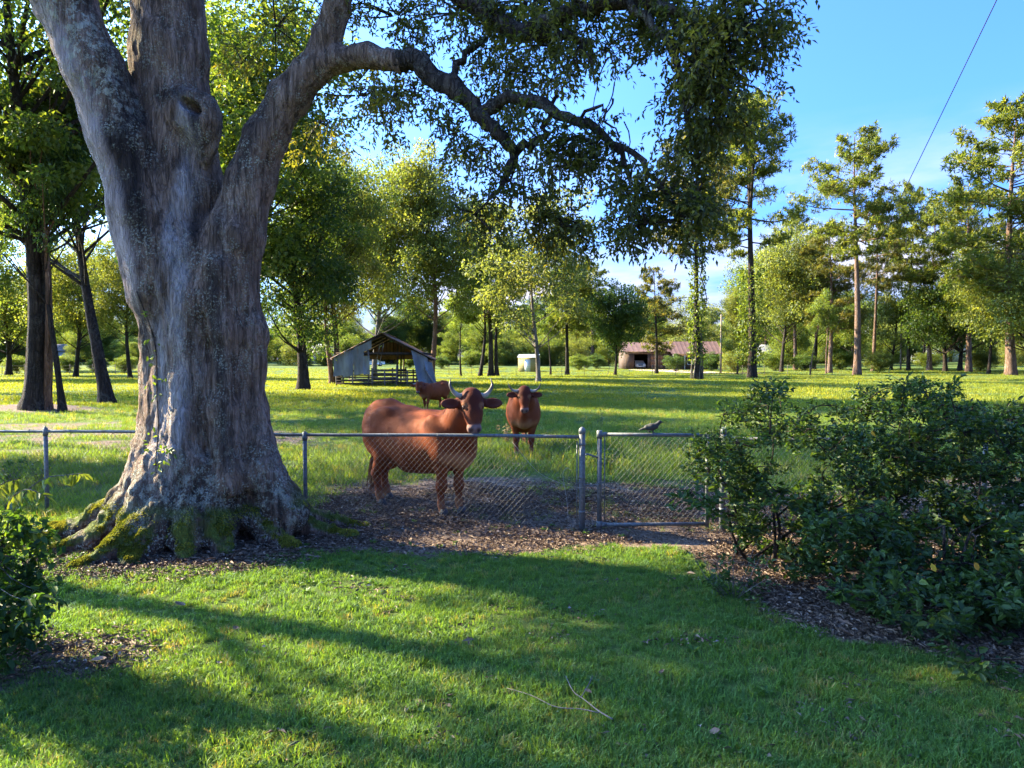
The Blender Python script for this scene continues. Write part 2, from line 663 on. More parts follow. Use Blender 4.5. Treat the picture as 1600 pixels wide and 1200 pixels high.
# ---------------------------------------------------------------- grass tufts
def grass_mat(name, lo, hi, dry, dryamt=0.25, tr=(1.75, 1.5, 0.42), fac=0.5):
    m = M(name)
    oi = m.n('ObjectInfo')
    c = m.mix(m.attr('rnd'), lo, hi)
    pn = m.noise(0.7, 3, 0.6, m.pos())
    c = m.mix(m.math('MULTIPLY', m.rng(oi.outputs['Random'], 1 - dryamt, 1.0), m.rng(pn, 0.35, 0.6, 0.3, 1.0)), c, dry)
    c = m.mix(m.rng(pn, 0.40, 0.66, 0.0, 0.55), c, m.mix(1.0, c, (1.35, 1.15, 0.75), 'MULTIPLY'))
    m.leafy(c, m.mix(1.0, c, tr, 'MULTIPLY'), fac, 0.55, 0.25)
    return m.m


G_LAWN = grass_mat('lawn_grass', (0.065, 0.135, 0.030), (0.135, 0.25, 0.062), (0.26, 0.22, 0.10), 0.16)
G_FIELD = grass_mat('pasture_grass', (0.075, 0.14, 0.03), (0.155, 0.24, 0.055), (0.33, 0.26, 0.12), 0.24)
G_FAR = grass_mat('far_pasture_grass', (0.12, 0.165, 0.025), (0.21, 0.24, 0.036), (0.27, 0.25, 0.06), 0.15)


def tuft(name, nb, rad, l0, l1, wd, mat, rs, lean=0.55):
    n = nb
    a = rs.random(n) * 2 * math.pi
    r = rad * np.sqrt(rs.random(n))
    P = np.stack([r * np.cos(a), r * np.sin(a), np.full(n, -0.01)], -1)
    h = rs.random(n) * 2 * math.pi
    le = lean * (0.25 + rs.random(n))
    L = (l0 + (l1 - l0) * rs.random(n) ** 1.3)[:, None]
    o = np.stack([np.cos(h), np.sin(h), np.zeros(n)], -1)
    s = np.stack([-np.sin(h), np.cos(h), np.zeros(n)], -1)
    tw = rs.normal(size=n)[:, None] * 0.5
    s = norm(s + o * tw)
    up = np.array([0, 0, 1.0])
    m1 = P + L * (0.5 * up + 0.28 * le[:, None] * o)
    tp = P + L * ((0.95 - 0.42 * np.clip(le, 0, 1.2))[:, None] * up + le[:, None] * o * 0.95)
    w = (wd * (0.6 + 0.8 * rs.random(n)))[:, None]
    V = np.stack([P - s * w, P + s * w, m1 + s * w * .8, m1 - s * w * .8, tp], 1).reshape(-1, 3)
    b = np.arange(n)[:, None] * 5
    F4 = b + np.array([[0, 1, 2, 3]]); F3 = b + np.array([[3, 2, 4]])
    rnd = np.repeat(rs.random(n), 5)
    rnd = np.clip(rnd + np.tile([-.25, -.25, 0, 0, .2], n), 0, 1)
    return bpy.data.objects.new(name, make_mesh(name, V, [F3, F4], {'rnd': rnd}, True, [mat]))


def flat_rot(n, rs, tilt=0.12):
    return np.stack([rs.normal(size=n) * tilt, rs.normal(size=n) * tilt, rs.random(n) * 6.283], -1)


rs = np.random.default_rng(101)
lawn_p = [tuft('lawn_tuft', 34, 0.055, 0.035, 0.085, 0.0026, G_LAWN, rs, 0.8) for _ in range(6)]
# lawn
N = 20500
ly = 2.4 + (10.2 - 2.4) * rs.random(N * 2) ** 1.25
lx = (rs.random(N * 2) * 2 - 1) * (ly * 0.98 + 0.4)
dd = dirtness(lx, ly)
thin = fbm(P3(lx * 2.2, ly * 2.2), 31, 3)
keep = (rs.random(len(lx)) > np.clip(dd * 1.35, 0, 1)) & (rs.random(len(lx)) < 0.55 + 0.9 * (thin - .3))
keep &= np.hypot(lx - TREE[0], ly - TREE[1]) > 0.8
lx, ly = lx[keep][:N], ly[keep][:N]
n = len(lx)
sc = (0.55 + 0.75 * fbm(P3(lx * 1.6, ly * 1.6), 33, 3)) * (0.75 + 0.5 * rs.random(n)) * (1 - 0.35 * dirtness(lx, ly))
scatter('lawn_grass', np.stack([lx, ly, gh(lx, ly)], -1), flat_rot(n, rs), sc, lawn_p, rs.integers(0, 6, n))

# pasture grass, near
fp = [tuft('pasture_tuft', 34, 0.16, 0.06, 0.26, 0.0042, G_FIELD, rs, 0.75) for _ in range(5)]
N = 26000
fy = 8.4 + (34 - 8.4) * rs.random(N) ** 1.15
fx = (rs.random(N) * 2 - 1) * (fy * 0.76 + 0.5)
dd = dirtness(fx, fy)
thin = fbm(P3(fx * 0.8, fy * 0.8), 41, 3)
keep = (rs.random(N) > np.clip(dd * 1.08 - .5 * sstep(.48, .6, fbm(P3(fx * 1.6, fy * 1.6), 45, 3)), 0, 0.97)) & (rs.random(N) < 0.45 + 1.2 * (thin - .3))
keep &= np.hypot(fx - TREE[0], fy - TREE[1]) > 1.1
fx, fy = fx[keep], fy[keep]
n = len(fx)
hgt = fbm(P3(fx * 0.33, fy * 0.33), 43, 3)
tall = np.exp(-(((fx - 2.0) / 3.4) ** 2 + ((fy - 15.5) / 3.2) ** 2))
sc = (0.35 + 0.9 * hgt + 0.75 * tall) * (0.7 + 0.6 * rs.random(n)) * (1 - 0.6 * dirtness(fx, fy))
sc = np.where(fy < 11.5, np.minimum(sc, 0.75), sc)
scatter('pasture_grass', np.stack([fx, fy, gh(fx, fy)], -1), flat_rot(n, rs), sc, fp, rs.integers(0, 5, n))

# pasture grass, far
fp2 = [tuft('far_pasture_tuft', 60, 0.7, 0.08, 0.20, 0.012, G_FAR, rs, 0.6) for _ in range(4)]
N = 21000
fy = 30 + (135 - 30) * rs.random(N) ** 1.35
fx = (rs.random(N) * 2 - 1) * (fy * 0.76 + 1)
thin = fbm(P3(fx * 0.12, fy * 0.12), 51, 3)
keep = rs.random(N) < 0.35 + 1.3 * (thin - .3)
fx, fy = fx[keep], fy[keep]
n = len(fx)
sc = (0.5 + 0.9 * fbm(P3(fx * 0.2, fy * 0.2), 53, 3)) * (0.7 + 0.6 * rs.random(n))
scatter('far_pasture_grass', np.stack([fx, fy, gh(fx, fy)], -1), flat_rot(n, rs, .05), sc, fp2, rs.integers(0, 4, n))

# fallen leaves lying as litter on the bare soil
LITTER = M('leaf_litter')
lc = LITTER.ramp(LITTER.attr('rnd'), [(0.0, (0.06, 0.035, 0.023)), (0.45, (0.135, 0.085, 0.055)), (0.85, (0.22, 0.15, 0.10)), (1.0, (0.36, 0.28, 0.22))])
LITTER.pbr(lc, 0.75, 0.25)


def litter_patch(name, nl, rad, l0, l1, rs):
    P = np.stack([(rs.random(nl) * 2 - 1) * rad, (rs.random(nl) * 2 - 1) * rad, 0.004 + 0.018 * rs.random(nl)], -1)
    D = np.stack([rs.normal(size=nl), rs.normal(size=nl), rs.normal(size=nl) * 0.13], -1)
    V, F3, F4 = leaves_geo(P, D, l0 + (l1 - l0) * rs.random(nl), (0.007 + 0.012 * rs.random(nl)), rs, 0.35)
    return bpy.data.objects.new(name, make_mesh(name, V, [F3], {'rnd': np.repeat(rs.random(nl), 4)}, False, [LITTER.m]))


lp = [litter_patch('litter_patch', 46, 0.17, 0.010, 0.034 + .011 * _, rs) for _ in range(6)]
N = 36000
qy = 3.2 + (14.5 - 3.2) * rs.random(N)
qx = (rs.random(N) * 2 - 1) * (qy * 0.92 + 0.3)
keep = rs.random(N) < (dirtness(qx, qy) ** 1.5) * np.clip(.15 + 1.9 * (fbm(P3(qx * 1.2, qy * 1.2), 59, 4) - .32), .05, .95) * (1 - 0.6 * sstep(9.5, 14, qy)) + 0.006
keep |= (np.hypot(qx - TREE[0], qy - TREE[1]) < 1.7) & (rs.random(N) < .7)
keep &= np.hypot(qx - TREE[0], qy - TREE[1]) > .8
qx, qy = qx[keep], qy[keep]
n = len(qx)
scatter('leaf_litter', np.stack([qx, qy, gh(qx, qy)], -1), flat_rot(n, rs, .08), 0.7 + 0.6 * rs.random(n), lp, rs.integers(0, 6, n))


# low broad-leaved weeds in the lawn and scattered dead leaves
LW = leaf_mat('lawn_weed_leaves', [(0, (.035, .085, .018)), (.7, (.075, .15, .03)), (1, (.14, .19, .04))], (1.7, 1.6, .4), .4)
wpro = []
for k in range(5):
    n_ = 12 + 3 * k
    a = rs.random(n_) * 6.283
    P = np.stack([np.cos(a) * .03 * rs.random(n_), np.sin(a) * .03 * rs.random(n_), .015 + .03 * rs.random(n_)], -1)
    D = np.stack([np.cos(a), np.sin(a), .35 + .5 * rs.random(n_)], -1)
    V_, _, F_ = leaves_geo(P, D, .03 + .03 * rs.random(n_), .018 + .01 * rs.random(n_), rs, .15, 6)
    wpro.append(bpy.data.objects.new('lawn_weed', make_mesh('lawn_weed', V_, [F_], {'rnd': np.repeat(rs.random(n_), 6)}, False, [LW])))
N = 5200
qy = 2.8 + 6.5 * rs.random(N); qx = (rs.random(N) * 2 - 1) * (qy * .76 + .3)
keep = rs.random(N) < sstep(.50, .66, fbm(P3(qx * 1.3, qy * 1.3), 57, 3)) * .16 + .02
keep &= np.hypot(qx - TREE[0], qy - TREE[1]) > 1.2
qx, qy = qx[keep], qy[keep]; n = len(qx)
scatter('lawn_weeds', np.stack([qx, qy, gh(qx, qy) - .004], -1), flat_rot(n, rs, .15), .35 + .5 * rs.random(n), wpro, rs.integers(0, 5, n))
# ================================================================ the big old tree on the left
def bark_material(name, base, dark, light, lichen=0.5, scale=1.0, masks=False):
    m = M(name)
    oc = m.objc((1, 1, 0.22))
    oc1 = m.objc()
    st = m.noise(9 * scale, 6, 0.65, oc, 0.6)
    fine = m.noise(38 * scale, 5, 0.7, oc)
    big = m.noise(1.3 * scale, 4, 0.6, oc1)
    c = m.ramp(st, [(0.28, dark), (0.52, base), (0.75, light)])
    c = m.mix(m.rng(fine, 0.3, 0.6, 0.55, 0.0), c, dark)
    fi = m.rng(m.noise(20 * scale, 5, 0.6, m.objc((1, 1, 0.09)), 0.4), 0.37, 0.47, 1.0, 0.0)
    c = m.mix(m.math('MULTIPLY', fi, m.rng(big, .38, .58, .3, .85)), c, dark)
    ck = m.n('TexVoronoi'); ck.feature = 'DISTANCE_TO_EDGE'; m.set(ck, Scale=(15 if not masks else 24) * scale, Randomness=1.0)
    kw = m.n('TexNoise'); m.set(kw, Scale=6 * scale, Detail=5); m.nt.links.new(oc, kw.inputs['Vector'])
    ks = m.n('VectorMath'); ks.operation = 'SCALE'; ks.inputs['Scale'].default_value = .22 / scale
    ka = m.n('VectorMath'); ka.operation = 'ADD'
    m.nt.links.new(kw.outputs['Color'], ks.inputs[0]); m.nt.links.new(oc, ka.inputs[0]); m.nt.links.new(ks.outputs[0], ka.inputs[1])
    m.nt.links.new(ka.outputs[0], ck.inputs['Vector'])
    crk = m.rng(ck.outputs['Distance'], 0.0, 0.10)
    c = m.mix(m.math('MULTIPLY', m.rng(crk, 0.0, 1.0, 1.0, 0.0), m.rng(m.noise(1.7 * scale, 4, .6, oc1), .35, .62, .05, .8 if not masks else .5)), c, dark)
    h = m.math('ADD', m.math('ADD', m.math('MULTIPLY', st, 0.8), m.math('MULTIPLY', fine, 0.45)), m.math('SUBTRACT', m.math('MULTIPLY', crk, 0.5 if not masks else 0.22), m.math('MULTIPLY', fi, 0.6)))
    if masks:
        pale = m.math('MULTIPLY', m.attr('pale'), m.rng(m.noise(5, 5, 0.6, oc), 0.32, 0.55))
        c = m.mix(m.math('MULTIPLY', pale, 0.8), c, m.mix(m.rng(fine, .35, .6), (0.21, 0.17, 0.155), (0.46, 0.395, 0.375)))
        dk = m.math('MULTIPLY', m.attr('dark_marks'), m.rng(m.noise(4, 5, 0.65, oc), 0.30, 0.52))
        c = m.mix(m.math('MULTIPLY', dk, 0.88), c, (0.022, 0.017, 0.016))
        sm = m.math('MULTIPLY', m.attr('pink'), m.rng(m.noise(6, 4, 0.6, oc), 0.25, 0.5))
        c = m.mix(m.math('MULTIPLY', sm, 0.8), c, m.mix(fine, (0.30, 0.22, 0.21), (0.46, 0.36, 0.34)))
    # crusts of lichen: small pale specks and a few broad plates
    v = m.n('TexVoronoi'); m.set(v, Scale=40 * scale, Randomness=1.0)
    wv = m.n('VectorMath'); wv.operation = 'ADD'
    wn = m.n('TexNoise'); m.set(wn, Scale=30 * scale, Detail=4); m.nt.links.new(oc1, wn.inputs['Vector'])
    ws = m.n('VectorMath'); ws.operation = 'SCALE'; ws.inputs['Scale'].default_value = .05 / scale
    m.nt.links.new(wn.outputs['Color'], ws.inputs[0]); m.nt.links.new(oc1, wv.inputs[0]); m.nt.links.new(ws.outputs[0], wv.inputs[1])
    m.nt.links.new(wv.outputs[0], v.inputs['Vector'])
    spk = m.math('MULTIPLY', m.rng(v.outputs['Distance'], 0.50, 0.30), m.rng(m.noise(3.2 * scale, 6, 0.75, oc1), 0.47, 0.60))
    if masks:
        spk = m.math('MULTIPLY', spk, m.attr('lich'))
    plate = m.math('MULTIPLY', m.rng(m.noise(16 * scale, 5, 0.65, oc1), 0.50, 0.56), m.rng(big, 0.50, 0.60))
    if masks:
        plate = m.math('MULTIPLY', m.rng(m.noise(13, 8, 0.8, oc1), 0.50, 0.54), m.attr('plate'))
    lc = m.mix(fine, (0.28, 0.26, 0.19), (0.54, 0.51, 0.40))
    c = m.mix(m.math('MULTIPLY', spk, 0.9 * min(1, lichen * 2)), c, lc)
    c = m.mix(m.math('MULTIPLY', plate, min(1, lichen * 1.5)), c, lc)
    if masks:
        mo = m.math('MULTIPLY', m.attr('moss'), m.rng(m.noise(6, 5, 0.6, oc1), 0.33, 0.5))
        c = m.mix(mo, c, m.mix(fine, (0.045, 0.065, 0.012), (0.15, 0.17, 0.03)))
        h = m.math('ADD', h, m.math('MULTIPLY', spk, 0.25))
    m.pbr(c, 0.9, 0.15, 0, m.bump(h, 0.95, 0.045 / scale))
    return m.m


BARK_OAK = bark_material('oak_bark', (0.25, 0.155, 0.108), (0.06, 0.038, 0.026), (0.42, 0.295, 0.23), 0.55, 1.0, True)
BARK_LIMB = bark_material('oak_limb_bark', (0.07, 0.048, 0.036), (0.022, 0.016, 0.012), (0.13, 0.10, 0.08), 0.12)
BARK_DARK = bark_material('dark_bark', (0.055, 0.038, 0.028), (0.018, 0.013, 0.010), (0.095, 0.068, 0.05), 0.06, 0.6)
BARK_GREY = bark_material('grey_bark', (0.19, 0.16, 0.14), (0.07, 0.055, 0.045), (0.34, 0.30, 0.27), 0.3, 0.6)
BARK_PINE = bark_material('pine_bark', (0.21, 0.125, 0.085), (0.075, 0.045, 0.032), (0.36, 0.24, 0.175), 0.08, 0.55)
BARK_RED = bark_material('reddish_bark', (0.24, 0.125, 0.075), (0.09, 0.05, 0.032), (0.36, 0.21, 0.13), 0.05, 0.6)

oak = thing('oak_tree', 'massive old tree with grey-purple lichen bark, hollow knot and mossy spreading roots', 'tree', (TREE[0], TREE[1], 0))
OO = np.array([TREE[0], TREE[1], 0.0])


def tp(px, py, dy=0.0):
    v = at(px, py, TREE[1] + dy)
    return np.array(v) - OO


PXM = FPX / TREE[1]
S = SDF((-2.0, -1.75, -0.25), (2.35, 1.35, 6.9), 0.028, 0.12)
S.chain([tp(305, 850, .05), tp(310, 770, .05), tp(310, 690, .05), tp(309, 600, .05), tp(307, 500, .05), tp(298, 410, .05)],
        [.74, .64, .575, .55, .55, .55], 0.15, ((0, 1, 0), 1.06))
# central stem
S.chain([tp(300, 430, .1), tp(286, 310, .12), tp(272, 190, .15), tp(265, 90, .15), tp(262, -60, .2), tp(262, -150, .2)], [.46, .44, .41, .385, .37, .36])
# left limb
S.chain([tp(262, 450, -.15), tp(222, 330, -.22), tp(188, 220, -.28), tp(147, 110, -.34), tp(98, 0, -.42), tp(52, -100, -.5), tp(20, -160, -.55)], [.42, .32, .295, .29, .29, .28, .27], 0.10)
# right limb with its fork
S.chain([tp(338, 470, -.12), tp(368, 370, -.12), tp(392, 285, -.1), tp(414, 215, -.1), tp(452, 152, -.15), tp(492, 104, -.2)], [.42, .30, .245, .22, .20, .185], 0.09)
S.chain([tp(488, 110, -.2), tp(512, 60, -.25), tp(528, 10, -.3), tp(540, -70, -.38), tp(550, -150, -.45)], [.165, .145, .135, .13, .12], 0.06)
S.chain([tp(486, 112, -.2), tp(530, 92, -.3), tp(575, 88, -.4), tp(640, 100, -.55)], [.165, .135, .12, .112], 0.05)
# ribs running down the trunk
for pts, r in (
    ([(372, 400), (392, 520), (392, 640), (412, 740), (450, 800)], .16),
    ([(345, 420), (352, 520), (350, 640), (358, 760)], .13),
    ([(248, 420), (246, 540), (244, 660), (218, 750)], .125),
    ([(290, 470), (292, 600), (285, 720), (270, 800)], .15),
):
    dy = -0.42 if 260 < pts[0][0] < 360 else -0.2
    S.chain([tp(x, y, dy - (0.12 if y > 700 else 0)) for x, y in pts], [r * .75, r, r * 1.05, r * 1.25, r * 1.4][:len(pts)], 0.12)
# grooves between the limbs
S.ell(tp(364, 440, -.62), (.05, .16, .62), k=.06, cut=True)
S.ell(tp(236, 505, -.60), (.035, .12, .42), k=.05, cut=True)
# healed wound collar with its hollow
S.ell(tp(302, 176, -.20), (.27, .17, .22), np.array([[.82, 0, -.57], [0, 1, 0], [.57, 0, .82]]).T, 0.15)
S.ell(tp(322, 205, -.14), (.14, .16, .34), k=0.15)
S.ell(tp(293, 161, -.40), (.15, .26, .062), np.array([[.80, 0, -.6], [0, 1, 0], [.6, 0, .80]]).T, 0.035, cut=True)
# stub on the left side and a bump under the right limb
S.ell(tp(186, 330, .1), (.12, .14, .26), k=.08)
S.ell(tp(368, 372, -.38), (.10, .10, .18), k=.07)
# spreading roots
ROOTS = [((-1.62, -.28), .62, .23), ((-1.05, -.72), .5, .22), ((-.55, -1.12), .46, .24), ((-.2, -1.15), .40, .24), ((.28, -.98), .36, .25), ((.62, -.85), .38, .22),
         ((1.05, -.55), .42, .21), ((1.5, -.12), .46, .20), ((1.55, .35), .5, .19), ((.9, .95), .4, .2), ((-.2, 1.15), .4, .2), ((-1.15, .6), .45, .2), ((-1.75, .1), .5, .15)]
for (ex, ey), z0, r in ROOTS:
    if ex < -.5 or ex > .9: ex, ey = ex * 1.15, ey * 1.12
    L = math.hypot(ex, ey); ux, uy = ex / L, ey / L
    wob = RS.normal() * 0.08
    zz = float(gh(TREE[0] + ex, TREE[1] + ey))
    pts = [(ux * .52, uy * .52, z0 + .42), (ux * .74, uy * .74, z0 * .78), (ux * (.74 + (L - .74) * .45) - uy * wob, uy * (.74 + (L - .74) * .45) + ux * wob, .13 + zz * .5), (ex, ey, zz - .01), (ex * 1.12, ey * 1.12, zz - .12)]
    S.chain(pts, [r * .85, r * .78, r * .55, r * .32, r * .12], 0.09)
V, Q = S.mesh()
Nn = vnormals(V, Q)
# bark relief
rel = fbm(V * np.array([8, 8, 1.5]), 61, 4) - .5
rel = np.sign(rel) * np.abs(rel) ** .8
rel2 = fbm(V * np.array([18, 18, 6]), 62, 3) - .5
lump = fbm(V * 2.3, 63, 3) - .5
low = 1 - sstep(.3, 1.6, V[:, 2])
V = V + Nn * (rel * (0.05 + .04 * low) + rel2 * (.03 + .055 * low) + lump * 0.055)[:, None]
W = V + OO
# picture-side layout of the bark's colours and painted sunlit side, in the trunk's own coordinates (x across, z up)
x, y, z = V[:, 0], V[:, 1], V[:, 2]
nn = fbm(V * np.array([3, 3, 1.2]), 64, 3) - .5
front = sstep(-.1, -.35, y)
cx = np.interp(z, [0.6, 1.6, 3.0, 4.4, 4.9], [-.10, -.09, -.02, .04, .02])
wdt = np.interp(z, [0.6, 1.6, 3.0, 4.5, 4.95], [.20, .22, .17, .13, .05])
pale = front * (1 - sstep(.6, 1.15, np.abs(x - cx + nn * .25) / wdt)) * sstep(.5, 1.2, z) * (1 - sstep(4.75, 5.0, z))
llx = np.interp(z, [1.0, 2.6, 3.8, 4.8, 5.8, 6.9], [-.60, -.62, -.80, -1.05, -1.42, -1.85])
pink = (1 - sstep(.10, .24, x - llx - .07 + nn * .12)) * sstep(2.2, 3.2, z)  # sunlit pinkish tone painted on the left side of the left limb
dark_marks = front * np.maximum.reduce([  # darker bands: limb crotch, streaks, trunk groove and foot
    (1 - sstep(.09, .24, np.abs(x - np.interp(z, [3.2, 4.2, 5.0, 6.1], [-.42, -.50, -.58, -.72]) + nn * .4))) * sstep(2.9, 3.5, z),
    (1 - sstep(.02, .10, np.abs(x - .13 + nn * .10))) * sstep(2.9, 3.3, z) * (1 - sstep(4.7, 4.9, z)),
    (1 - sstep(.03, .11, np.abs(x - np.interp(z, [.8, 2, 3.4], [.55, .44, .40]) + nn * .15))) * sstep(.7, 1.0, z) * (1 - sstep(3.4, 3.8, z)) * .9,
    (1 - sstep(.02, .09, np.abs(x + .42 + nn * .15))) * sstep(1.9, 2.3, z) * (1 - sstep(2.9, 3.2, z)),
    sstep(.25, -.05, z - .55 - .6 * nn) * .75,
])
dark_marks = np.maximum(dark_marks, (1 - sstep(.05, .2, np.abs(x - (z - 3.6) * .36 - .42 + nn * .2))) * sstep(3.6, 4.3, z) * .8)
hole = np.exp(-(((x - (293 - 314) / PXM) / .16) ** 2 + ((z - tp(293, 161)[2]) / .075) ** 2) * .9) * sstep(-.25, -.1, -y - .1) * (y < -.02)  # darkens the carved hollow
lich = np.clip(.45 + 1.5 * (fbm(V * 1.4, 65, 3) - .35) + .5 * low, 0, 1.1)
plate = np.clip((1 - sstep(.12, .26, np.abs(x - llx - .32 + nn * .2))) * sstep(4.2, 4.8, z) + low * sstep(.1, .3, z) * .85 * sstep(-.05, .12, nn), 0, 1)
mossm = np.clip(sstep(.62, .18, z + nn * .5) * sstep(.15, .55, Nn[:, 2]) * 1.4 * sstep(.2, -.3, y) + sstep(.9, .2, z) * sstep(.3, .7, Nn[:, 2]), 0, 1)
oak_body = link('trunk', make_mesh('trunk', V, [Q], {'pale': pale, 'pink': pink, 'dark_marks': np.clip(np.maximum(dark_marks, hole * 1.3), 0, 1), 'lich': lich, 'plate': plate, 'moss': mossm}, True, [BARK_OAK]), oak)

# moss cushions on the roots
MOSS = M('moss')
mc = MOSS.ramp(MOSS.attr('rnd'), [(0.0, (0.08, 0.10, 0.016)), (0.5, (0.20, 0.21, 0.035)), (1.0, (0.34, 0.32, 0.065))])
MOSS.leafy(mc, MOSS.mix(1.0, mc, (1.3, 1.2, .5), 'MULTIPLY'), 0.35, .8, .1)
ca = V[Q].mean(1); cn = norm(np.cross(V[Q[:, 2]] - V[Q[:, 0]], V[Q[:, 3]] - V[Q[:, 1]]))
mz = fbm(ca * 3.2, 66, 3)
wt = sstep(.55, .22, ca[:, 2] + (mz - .5) * .5) * sstep(.25, .7, cn[:, 2]) * sstep(.47, .57, mz + .08 * (ca[:, 0] < 0.1) + .05 * (ca[:, 0] > .6)) * (ca[:, 1] < .4)
sel = RS.choice(len(ca), 60000, p=wt / wt.sum())
sp = V[Q[sel]]
bw = RS.random((len(sel), 4)); bw /= bw.sum(1, keepdims=True)
mp_ = (sp * bw[..., None]).sum(1) + cn[sel] * .002
md_ = norm(cn[sel] + RS.normal(size=(len(sel), 3)) * .6)
lv, f3, f4 = leaves_geo(mp_, md_,   .010 + .012 * RS.random(len(sel)), .006 + .005 * RS.random(len(sel)), RS, .2)
mrn = np.clip(.5 + 1.6 * (fbm(mp_ * 5, 67, 3) - .5) + .25 * RS.normal(size=len(sel)), 0, 1)
mo = link('moss', make_mesh('moss', lv, [f3], {'rnd': np.repeat(mrn, 4)}, False, [MOSS.m]), oak)
mo['kind'] = 'stuff'

# ---- the limbs beyond the trunk and the leafy crown
OAK_LEAF = leaf_mat('oak_leaves', [(0.0, (0.042, 0.050, 0.018)), (0.5, (0.080, 0.092, 0.027)), (0.8, (0.15, 0.15, 0.038)), (1.0, (0.24, 0.21, 0.05))], (2.2, 1.9, .5), .52, .42, .35)


def limb(pts, rad, n=14, sides=9, mat=BARK_LIMB, wob=.03):
    p = catmull(pts, n)
    p[1:-1] += RS.normal(size=p[1:-1].shape) * wob * np.linspace(1, .6, len(p) - 2)[:, None]
    r = np.interp(np.linspace(0, 1, n), np.linspace(0, 1, len(rad)), rad)
    g = Geo().tube(p, r, sides, knob=.22)
    return g.obj('limb', mat, oak)


limb([tp(618, 96, -.5), tp(660, 108, -.6), tp(712, 142, -.75), tp(750, 178, -.85), tp(776, 208, -.95), tp(805, 240, -1.0)], [.115, .108, .095, .078, .062, .048], 20)
limb([tp(752, 178, -.85), tp(790, 158, -.95), tp(850, 164, -1.1), tp(905, 190, -1.3), tp(955, 225, -1.4), tp(985, 280, -1.45)], [.07, .062, .055, .046, .034, .02], 18, 7)
limb([tp(803, 240, -1.0), tp(828, 228, -1.0), tp(855, 195, -1.0), tp(870, 150, -.9)], [.055, .045, .03, .018], 10, 6)
limb([tp(803, 240, -1.0), tp(790, 275, -1.1), tp(760, 320, -1.3)], [.05, .03, .012], 10, 6)
limb([tp(728, 150, -.78), tp(705, 110, -.6), tp(728, 85, -.5), tp(760, 60, -.4)], [.05, .042, .036, .022], 10, 6)
limb([tp(528, -40, -.3), tp(640, -60, 0), tp(740, 10, -.3), tp(800, 48, -.5), tp(875, 28, -.9), tp(960, 0, -1.2), tp(1060, 20, -1.5), tp(1130, 60, -1.7)], [.15, .14, .12, .10, .085, .07, .05, .025], 24, 8)
limb([tp(800, 48, -.5), tp(850, 60, -.8), tp(900, 62, -1.1), tp(925, 100, -1.2)], [.07, .05, .036, .018], 12, 6)
limb([tp(985, 5, -1.3), tp(1030, 50, -1.5), tp(1060, 110, -1.6), tp(1075, 190, -1.7)], [.05, .04, .03, .012], 12, 6)
limb([tp(955, 225, -1.4), tp(1000, 250, -1.6), tp(1040, 310, -1.7), tp(1060, 350, -1.75)], [.034, .028, .02, .01], 10, 6)
limb([tp(905, 190, -1.3), tp(935, 165, -1.35), tp(945, 190, -1.4), tp(968, 215, -1.4)], [.02, .016, .012, .006], 10, 5)
limb([tp(262, -145, .2), np.array([-.3, .4, 9.5]), np.array([-.1, .6, 11.5]), np.array([.4, .4, 13.6])], [.36, .30, .2, .06], 14, 9)
limb([tp(25, -155, -.55), np.array([-2.9, -.9, 8.6]), np.array([-3.9, -1.2, 9.8]), np.array([-5, -1.0, 11])], [.28, .24, .16, .05], 14, 9)
limb([tp(549, -145, -.45), np.array([2.3, -.8, 8.0]), np.array([3.0, -.9, 9.4]), np.array([3.4, -.6, 11])], [.14, .13, .10, .04], 12, 8)

# leafy masses: (pixel x, pixel y, depth offset, radius across, radius up, weight)
CL = [
    (1130, 40, -1.6, .52, .46, 1.3), (1085, 105, -1.6, .56, .52, 1.5), (1150, 110, -1.7, .32, .36, .6), (1070, 190, -1.6, .40, .38, .9), (1120, 170, -1.7, .30, .32, .55), (1085, 250, -1.6, .26, .30, .45), (1010, 50, -1.3, .45, .4, .7),
    (930, 10, -1.0, .7, .35, 1.1), (830, 5, -.5, .7, .34, 1.1), (720, 20, -.2, .7, .36, 1.0), (620, 25, 0, .6, .42, .8), (1060, 0, -1.2, .7, .35, 1.1), (1175, 5, -1.5, .38, .33, .5),
    (860, 70, -.7, .55, .32, .75), (800, 110, -.6, .42, .32, .5), (905, 120, -1.0, .36, .3, .45), (960, 150, -1.2, .36, .32, .4), (740, 80, -.3, .4, .3, .45),
    (790, 150, -.7, .34, .26, .3), (850, 225, -1.0, .5, .28, .6), (930, 225, -1.3, .42, .32, .6), (890, 260, -1.2, .42, .3, .45), (795, 285, -1.1, .32, .32, .4), (740, 255, -.8, .36, .3, .35), (700, 210, -.7, .36, .26, .35),
    (650, 150, -.5, .36, .24, .35), (600, 190, -.2, .36, .3, .4), (560, 150, 0, .42, .3, .45), (660, 60, -.2, .4, .3, .3),
    (985, 260, -1.5, .34, .32, .5), (1035, 295, -1.7, .42, .34, .65), (1062, 345, -1.75, .40, .32, .6), (1010, 350, -1.7, .34, .34, .38), (1090, 310, -1.7, .3, .3, .5), (985, 320, -1.5, .26, .34, .35),
    (870, 340, -.9, .42, .26, .7), (900, 362, -1.0, .34, .24, .4), (742, 335, -1.0, .30, .26, .5), 
    (430, 40, .6, .6, .5, .5), (380, 100, .9, .4, .4, .3), (590, 90, .5, .5, .5, .4), (500, 190, .9, .5, .5, .35),
]
GAPS = [(985, 150, 42, 62), (1000, 222, 36, 32), (635, 262, 70, 46), (712, 268, 46, 30), (945, 325, 22, 60), (800, 222, 26, 20), (1165, 270, 70, 60), (1130, 350, 28, 60), (690, 60, 34, 22), (930, 160, 26, 26), (620, 120, 30, 18)]
cen = np.array([tp(a, b, c) for a, b, c, *_ in CL]); rad = np.array([[r, r, u] for *_, r, u, _ in CL])
wts = np.array([q[-1] for q in CL])
allP, allD, allR = [], [], []
tw = Geo()
